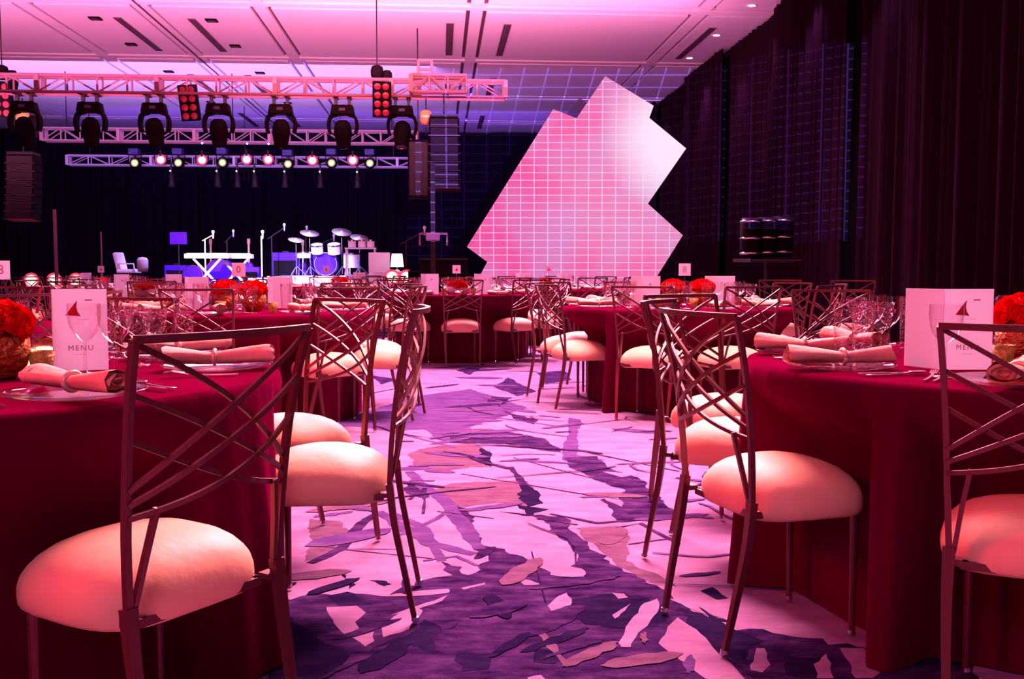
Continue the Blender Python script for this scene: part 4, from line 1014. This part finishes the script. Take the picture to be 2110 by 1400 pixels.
def music_stand(pos, lb, mt=MT['blue']):
    put(('music_stand', None, [P('desk', MB().box((0, 0, 1.22), (.42, .03, .30), m=Matrix.Identity(3)).mesh('desk', mt)), P('pole', MB().tube([(0, 0, .02), (0, 0, 1.1)], .014, 8, up=(0, 1, 0)).mesh('pole', MT['blackm']))] +
        [P('leg', MB().tube([(0, 0, .16), (.26 * math.cos(a), .26 * math.sin(a), .01)], .009, 6).mesh('leg', MT['blackm'])) for a in (.3, 2.4, 4.5)]), pos, 0, lb, 'music stand')
music_stand(sp_(371, 25.0), 'blue lit music stand behind the table menus, left of the keyboards')
def mic_stand(pos, h, boom, lb, mt=MT['blackm'], ang=0):
    ps = [P('pole', MB().tube([(0, 0, .02), (0, 0, h)], .016, 8, up=(0, 1, 0)).mesh('pole', mt)), P('base', MB().lathe([(.15, 0), (.15, .02), (.02, .035)], 20).mesh('base', MT['blackm']))]
    e = (boom * math.cos(ang), 0, h + boom * math.sin(ang)) if boom else (.03, 0, h + .02)
    if boom: ps.append(P('boom', MB().tube([(-e[0] * .3, 0, h - (e[2] - h) * .3), e], .012, 8, up=(0, 1, 0)).mesh('boom', mt)))
    ps.append(P('microphone', MB().lathe([(.001, -.09), (.018, -.08), (.022, .03), (.036, .06), (.034, .10), (.001, .12)], 12, e).mesh('microphone', MT['whiteg'] if mt is MT['whiteg'] else MT['grey'], True)))
    put(('microphone_stand', None, ps), pos, .07, lb, 'microphone stand')
WG = MT['whiteg']
mic_stand(sp_(425, 23.6), 1.15, .22, 'microphone on a bright stand above the taller keyboard', WG, .5)
mic_stand(sp_(541, 23.2), 1.22, .0, 'tall straight vocal microphone stand lit white, centre stage', WG)
mic_stand(sp_(562, 26.0), 1.3, .4, 'dim boom microphone stand behind the vocal stand', ang=.6)
mic_stand(sp_(632, 27.3), 1.5, .0, 'dim straight microphone stand behind the drum cymbals')
mic_stand(sp_(655, 27.4), 1.1, .5, 'dim boom stand reaching over the drum kit', ang=.4)
mic_stand(sp_(838, 21.5), 1.05, .45, 'boom microphone stand beside the white lamp near the stage edge', ang=.5)
mic_stand(sp_(470, 26.4), 1.2, .25, 'dim microphone stand behind the lower keyboard', ang=.8)
# drums
def drum(r, h, mt, hd=MT['whiteg'], axis='z'):
    M3 = Matrix.Rotation(PI / 2, 3, 'X') if axis == 'y' else None
    return [P('shell', MB().lathe([(r, -h / 2), (r, h / 2)], 28, m=M3).mesh('shell', mt, False)), P('rim', MB().shell([(r, h / 2 - .02), (r + .015, h / 2 - .02), (r + .015, h / 2 + .012), (r, h / 2 + .012)], 28).mesh('rim', MT['silver']), (0, 0, 0), (PI / 2, 0, 0) if axis == 'y' else (0, 0, 0))]
def drum_t(name, pos, r, h, mt, lb, axis='z', leg=None, rot=(0, 0, 0)):
    ps = drum(r, h, mt, axis=axis)
    if leg:
        for a in (.5, 2.6, 4.7): ps.append(P('leg', MB().tube([(r * .95 * math.cos(a), r * .95 * math.sin(a), 0), (r * 1.1 * math.cos(a), r * 1.1 * math.sin(a), -leg)], .012, 6).mesh('leg', MT['silver'])))
    put((name, None, ps), pos, .07, lb, 'drum', rot=rot)
drum_t('bass_drum', sp_(457, 25.6, ZS + .36), .33, .40, MT['blue'], 'large blue bass drum seen end on between the keyboards', 'y')
drum_t('bass_drum', sp_(403, 25.9, ZS + .28), .26, .35, MT['blue'], 'smaller blue drum under the taller keyboard', 'y')
Z2 = ZS + .28
drum_t('bass_drum', sp_(675, 25.6, Z2 + .3), .28, .4, MT['blue'], 'blue bass drum of the kit on the white riser', 'y')
drum_t('tom_drum', sp_(655, 25.3, Z2 + .68), .15, .22, WG, 'white tom drum over the kit bass drum, stage left', rot=(.3, 0, 0))
drum_t('tom_drum', sp_(690, 25.3, Z2 + .68), .16, .24, WG, 'white tom drum over the kit bass drum, stage right', rot=(.3, 0, 0))
drum_t('floor_tom', sp_(725, 25.4, Z2 + .38), .2, .36, WG, 'white floor tom on legs at the end of the kit', leg=.38)
drum_t('snare_drum', sp_(628, 25.2, Z2 + .52), .17, .14, WG, 'white snare drum on legs beside the kit', leg=.52)
def cymbal(pos, h, r, tl, lb):
    put(('cymbal', None, [P('disc', MB().lathe([(.001, .03), (.03, .028), (.04, .01), (r, -.012), (r, -.015), (.001, .012)], 24, (0, 0, 0)).mesh('disc', MT['cymbal'], True), (0, 0, h), (tl, .2, 0)), P('stand', MB().tube([(0, 0, .04), (0, 0, h)], .012, 6, up=(0, 1, 0)).mesh('stand', MT['silver']))] +
        [P('leg', MB().tube([(0, 0, .25), (.25 * math.cos(a), .25 * math.sin(a), .01)], .009, 6).mesh('leg', MT['silver'])) for a in (.3, 2.4, 4.5)]), pos, 0, lb, 'cymbal')
cymbal(sp_(612, 25.4, Z2), .92, .2, .3, 'hi-hat cymbal beside the snare drum'); cymbal(sp_(640, 26.2, Z2), 1.12, .25, .35, 'tilted crash cymbal over the toms')
cymbal(sp_(706, 26.2, Z2), 1.15, .26, .4, 'tilted ride cymbal behind the toms'); cymbal(sp_(742, 26.0, Z2), 1.0, .24, .35, 'cymbal above the floor tom')
# percussion rack, white cases, chair, lamp and amps
def drumsmall(px, z, r, h, lb): drum_t('conga_drum', sp_(px, 24.6, z), r, h, WG, lb)
rk = [P('shelf', MB().box((0, 0, z), (.75, .4, .03)).mesh('shelf', WG)) for z in (.3, .95)] + [P('post', MB().tube([(x, y, 0), (x, y, .95)], .02, 6, up=(0, 1, 0)).mesh('post', WG)) for x in (-.34, .34) for y in (-.17, .17)]
put(('percussion_rack', None, rk), sp_(745, 24.2), .07, 'white percussion rack of shelves beside the drum kit', 'rack')
for i, px in enumerate((727, 747, 765)): drum_t('bongo_drum', sp_(px, 24.2, ZS + 1.06), .095, .17, WG, f'small white drum on the percussion rack, {ordn[i]} along the shelf')
put(('white_case', MB().box((0, 0, .42), (.5, .45, .84)).mesh('white_case', WG, False, .02), []), sp_(783, 23.6), .1, 'tall white lit equipment case near the percussion rack', 'case')
put(('white_case', MB().box((0, 0, .2), (.9, .5, .4)).mesh('white_case', WG, False, .02), []), sp_(812, 22.8), .1, 'low white lit case below the glowing lamp shade', 'case')
put(('table_lamp', None, [P('base', MB().lathe([(.07, 0), (.07, .02), (.015, .04), (.015, .12)], 16).mesh('base', MT['silver'])), P('lamp_shade', MB().shell([(.15, .10), (.12, .40)], 24).mesh('lamp_shade', mat('lit lamp shade', (.9, .9, .9), emit=(1, .85, .95), es=2.2)))]), sp_(819, 22.8, ZS + .4), 0, 'glowing white tapered lamp shade at the stage edge', 'lamp')
LC = [P('seat', MB().box((0, 0, .40), (.5, .48, .10)).mesh('seat', WG, False, .03)), P('backrest', MB().box((0, 0, 0), (.12, .46, .44)).mesh('backrest', WG, False, .04), (-.24, 0, .64), (0, -.22, 0)), P('armrest', MB().bar([(-.2, -.24, .58), (.18, -.24, .58), (.2, -.24, .42)], .03, .03, up=(0, 1, 0)).mesh('armrest', WG))] + [P('leg', MB().tube([(0, 0, .36), (x * 1.1, y * 1.1, 0)], .015, 6).mesh('leg', MT['silver'])) for x in (-.2, .2) for y in (-.2, .2)]
put(('lounge_chair', None, LC), sp_(270, 24.5), 0, 'pale shell backed chair alone at the dark side of the stage', 'chair')
put(('grey_cushion_stool', None, [P('cushion', MB().lathe([(.001, 0), (.11, .01), (.13, .10), (.13, .28), (.10, .34), (.001, .36)], 20, (0, 0, .38)).mesh('cushion', MT['grey'], True)), P('leg', MB().tube([(0, 0, 0), (0, 0, .4)], .03, 8, up=(0, 1, 0)).mesh('leg', MT['blackm']))]), sp_(296, 24.0), 0, 'rounded grey headrest on a post beside the lounge chair', 'stool')
def amp(px, Y, w, h, lb, mt=MT['blue'], z=ZS):
    put(('guitar_amplifier', None, [P('cabinet', MB().box((0, 0, h / 2), (w, .35, h)).mesh('cabinet', mt, False, .015)), P('grille', MB().box((0, -.18, h * .42), (w * .86, .01, h * .68)).mesh('grille', MT['black'])), P('handle', MB().bar([(-.08, 0, h), (-.07, 0, h + .03), (.07, 0, h + .03), (.08, 0, h)], .02, .01, up=(0, 1, 0)).mesh('handle', MT['blackm']))]), sp_(px, Y, z), .07, lb, 'amplifier')
amp(514, 26.3, .6, .5, 'blue lit amplifier behind the pink table number card'); amp(590, 27.4, .7, .9, 'tall blue amplifier behind the white platform'); amp(668, 28.4, .6, .9, 'blue amplifier stack behind the cymbals'); amp(366, 26.5, .55, .55, 'dim blue amplifier behind the music stand')
def guitar(px, Y, lb):
    body = MB().lathe([(.001, -.03), (.15, -.03), (.16, 0), (.15, .03), (.001, .03)], 20, m=Matrix.Rotation(PI / 2, 3, 'X'), sx=1).lathe([(.001, -.028), (.11, -.028), (.115, 0), (.11, .028), (.001, .028)], 20, (0, 0, .22), Matrix.Rotation(PI / 2, 3, 'X'))
    put(('electric_guitar', None, [P('body', body.mesh('body', MT['blue'], True), (0, 0, .30)), P('neck', MB().box((0, -.01, .85), (.05, .03, .62)).mesh('neck', MT['wood'])), P('headstock', MB().box((0, -.01, 1.2), (.08, .025, .14)).mesh('headstock', MT['wood'])), P('stand', MB().bar([(-.15, .1, 0), (0, -.02, .14), (.15, .1, 0)], .02, .02, up=(0, 1, 0)).mesh('stand', MT['blackm']))]), sp_(px, Y), 0, lb, 'guitar')
guitar(515, 27.0, 'blue lit guitar on a stand behind the amplifier'); guitar(626, 28.2, 'blue lit guitar standing behind the cymbals'); guitar(437, 27.2, 'dim guitar on a stand behind the keyboards')
# red floods standing on the stage edge
fl_b = MB().lathe([(.001, .22), (.09, .20), (.15, .04), (.16, 0)], 20, m=Matrix.Rotation(PI / 2, 3, 'X').inverted()).mesh('can', MT['black'], True)
fl_d = disc(.165, MT['lamp_floor']); fy = MB().bar([(-.18, .05, 0), (-.18, .05, -.2), (.18, .05, -.2), (.18, .05, 0)], .03, .012, up=(0, 1, 0)).mesh('yoke', MT['black'])
for i, (px, py, Y) in enumerate(((65, 583, 20.4), (112, 583, 20.4), (157, 583, 20.4), (808, 572, 20.5), (838, 572, 20.5))):
    p = atd(px, py, Y); h = p.z - ZS
    if h < .2: p.z = ZS + .215
    put(('flood_light', None, [P('can', fl_b), P('lens', fl_d, (0, -.005, 0)), P('yoke', fy)]), p, 0, f'glowing red white round flood light on the stage edge, {ordn[i]} from the left', 'stage light', 'flood lights on the stage edge')
    light('POINT', 'flood_glow', (p.x, p.y - .5, p.z), None, 30, (1, .05, .1), shadow_soft_size=.1)
# tall thin stands at the dark side
for px, py, Y, h0, lb in ((112, 432, 19.0, 0, 'tall thin purple lit pole standing near the left stage corner'), (208, 478, 24, ZS, 'thin dim pole on the stage left of the lounge chair')):
    tp = atd(px, py, Y)
    put(('light_stand', None, [P('pole', MB().tube([(0, 0, .02), (0, 0, tp.z - h0)], .035 if Y < 20 else .02, 8, up=(0, 1, 0)).mesh('pole', MT['alu']))] + [P('leg', MB().tube([(0, 0, .3), (.35 * math.cos(a), .35 * math.sin(a), .01)], .012, 6).mesh('leg', MT['blackm'])) for a in (.3, 2.4, 4.5)]), (tp.x, tp.y, h0), 0, lb, 'stand')
# dark cases, hoist tower and stand at the stage end
def case(px, Y, w, h, lb, z=0.0):
    ps = [P('case_body', MB().box((0, 0, h / 2 + .08), (w, .6, h)).mesh('case_body', MT['black'], False, .01))]
    for zz in (.1, h * .55 + .08, h + .06): ps.append(P('metal_edge', MB().box((0, -.305, zz), (w + .01, .012, .02)).mesh('metal_edge', MT['blackm'])))
    for x in (-w * .4, w * .4): ps.append(P('caster', MB().lathe([(.04, -.02), (.04, .02)], 12, (x, -.2, .041), Matrix.Rotation(PI / 2, 3, 'Y')).mesh('caster', MT['black'])))
    put(('flight_case', None, ps), sp_(px, Y, z), .07, lb, 'case')
case(915, 16.2, .75, 1.15, 'tall black flight case between stage and screen'); case(872, 17.5, .5, .95, 'black flight case at the corner of the stage')
put(('tower_stand', None, [P('mast', MB().box((0, 0, 1.35), (.07, .07, 2.7)).mesh('mast', MT['blackm'])), P('winch', MB().box((0, -.08, 1.55), (.22, .16, .12)).mesh('winch', MT['alu'], False, .02)), P('carriage', MB().bar([(-.2, -.1, 1.42), (-.2, -.1, 1.6), (.22, -.1, 1.6), (.22, -.1, 1.42)], .035, .03, up=(0, 1, 0)).mesh('carriage', MT['alu'])), P('foot', MB().box((0, 0, .03), (.9, .06, .05)).mesh('foot', MT['blackm']))]), sp_(893, 15.6, 0), .05, 'dark lifting mast with a pale winch in front of the flight cases', 'stand')
# equipment cluster in front of the side drapes
def drumlike(): pass
can2 = MB().lathe([(.10, -.24), (.13, -.2), (.135, .18), (.115, .24), (.001, .245)], 24).mesh('can', MT['black'], True)
rimm = MB().shell([(.13, -.012), (.142, 0), (.13, .012)], 28).mesh('chrome_rim', MT['silver'], True)
crt = [P('tray', MB().box((0, 0, 0), (.68, .4, .04)).mesh('tray', MT['blackm'])), P('tray_edge', MB().box((0, -.205, 0), (.7, .012, .012)).mesh('tray_edge', MT['alu']))]
crt += [P('pole', MB().tube([(0, 0, -1.13), (0, 0, 0)], .025, 8, up=(0, 1, 0)).mesh('pole', MT['blackm']))] + [P('leg', MB().tube([(0, 0, -.8), (.4 * math.cos(a), .4 * math.sin(a), -1.145)], .014, 6).mesh('leg', MT['blackm'])) for a in (.5, 2.6, 4.7)]
pc = sp_(1578, 12.0, 1.16)
put(('equipment_stand', None, crt), pc, .3, 'tripod stand with a tray in front of the side drapes', 'stand')
for i, (dx, lb) in enumerate(((-.21, 'aisle side one'), (.0, 'middle one'), (.21, 'wall side one'))):
    hh = .9 if i == 0 else 1.0
    q = Vector((pc.x + dx * math.cos(.3), pc.y + dx * math.sin(.3), pc.z + .262 + (.01 * i)))
    put(('barrel_light', None, [P('can', can2), P('chrome_rim', rimm, (0, 0, .2)), P('chrome_rim', rimm, (0, 0, -.18)), P('chrome_rim', rimm, (0, 0, 0))]), q, 0, f'black drum shaped light with chrome rims on the tripod tray, {lb}', 'stage light', 'barrel lights on the tripod tray')
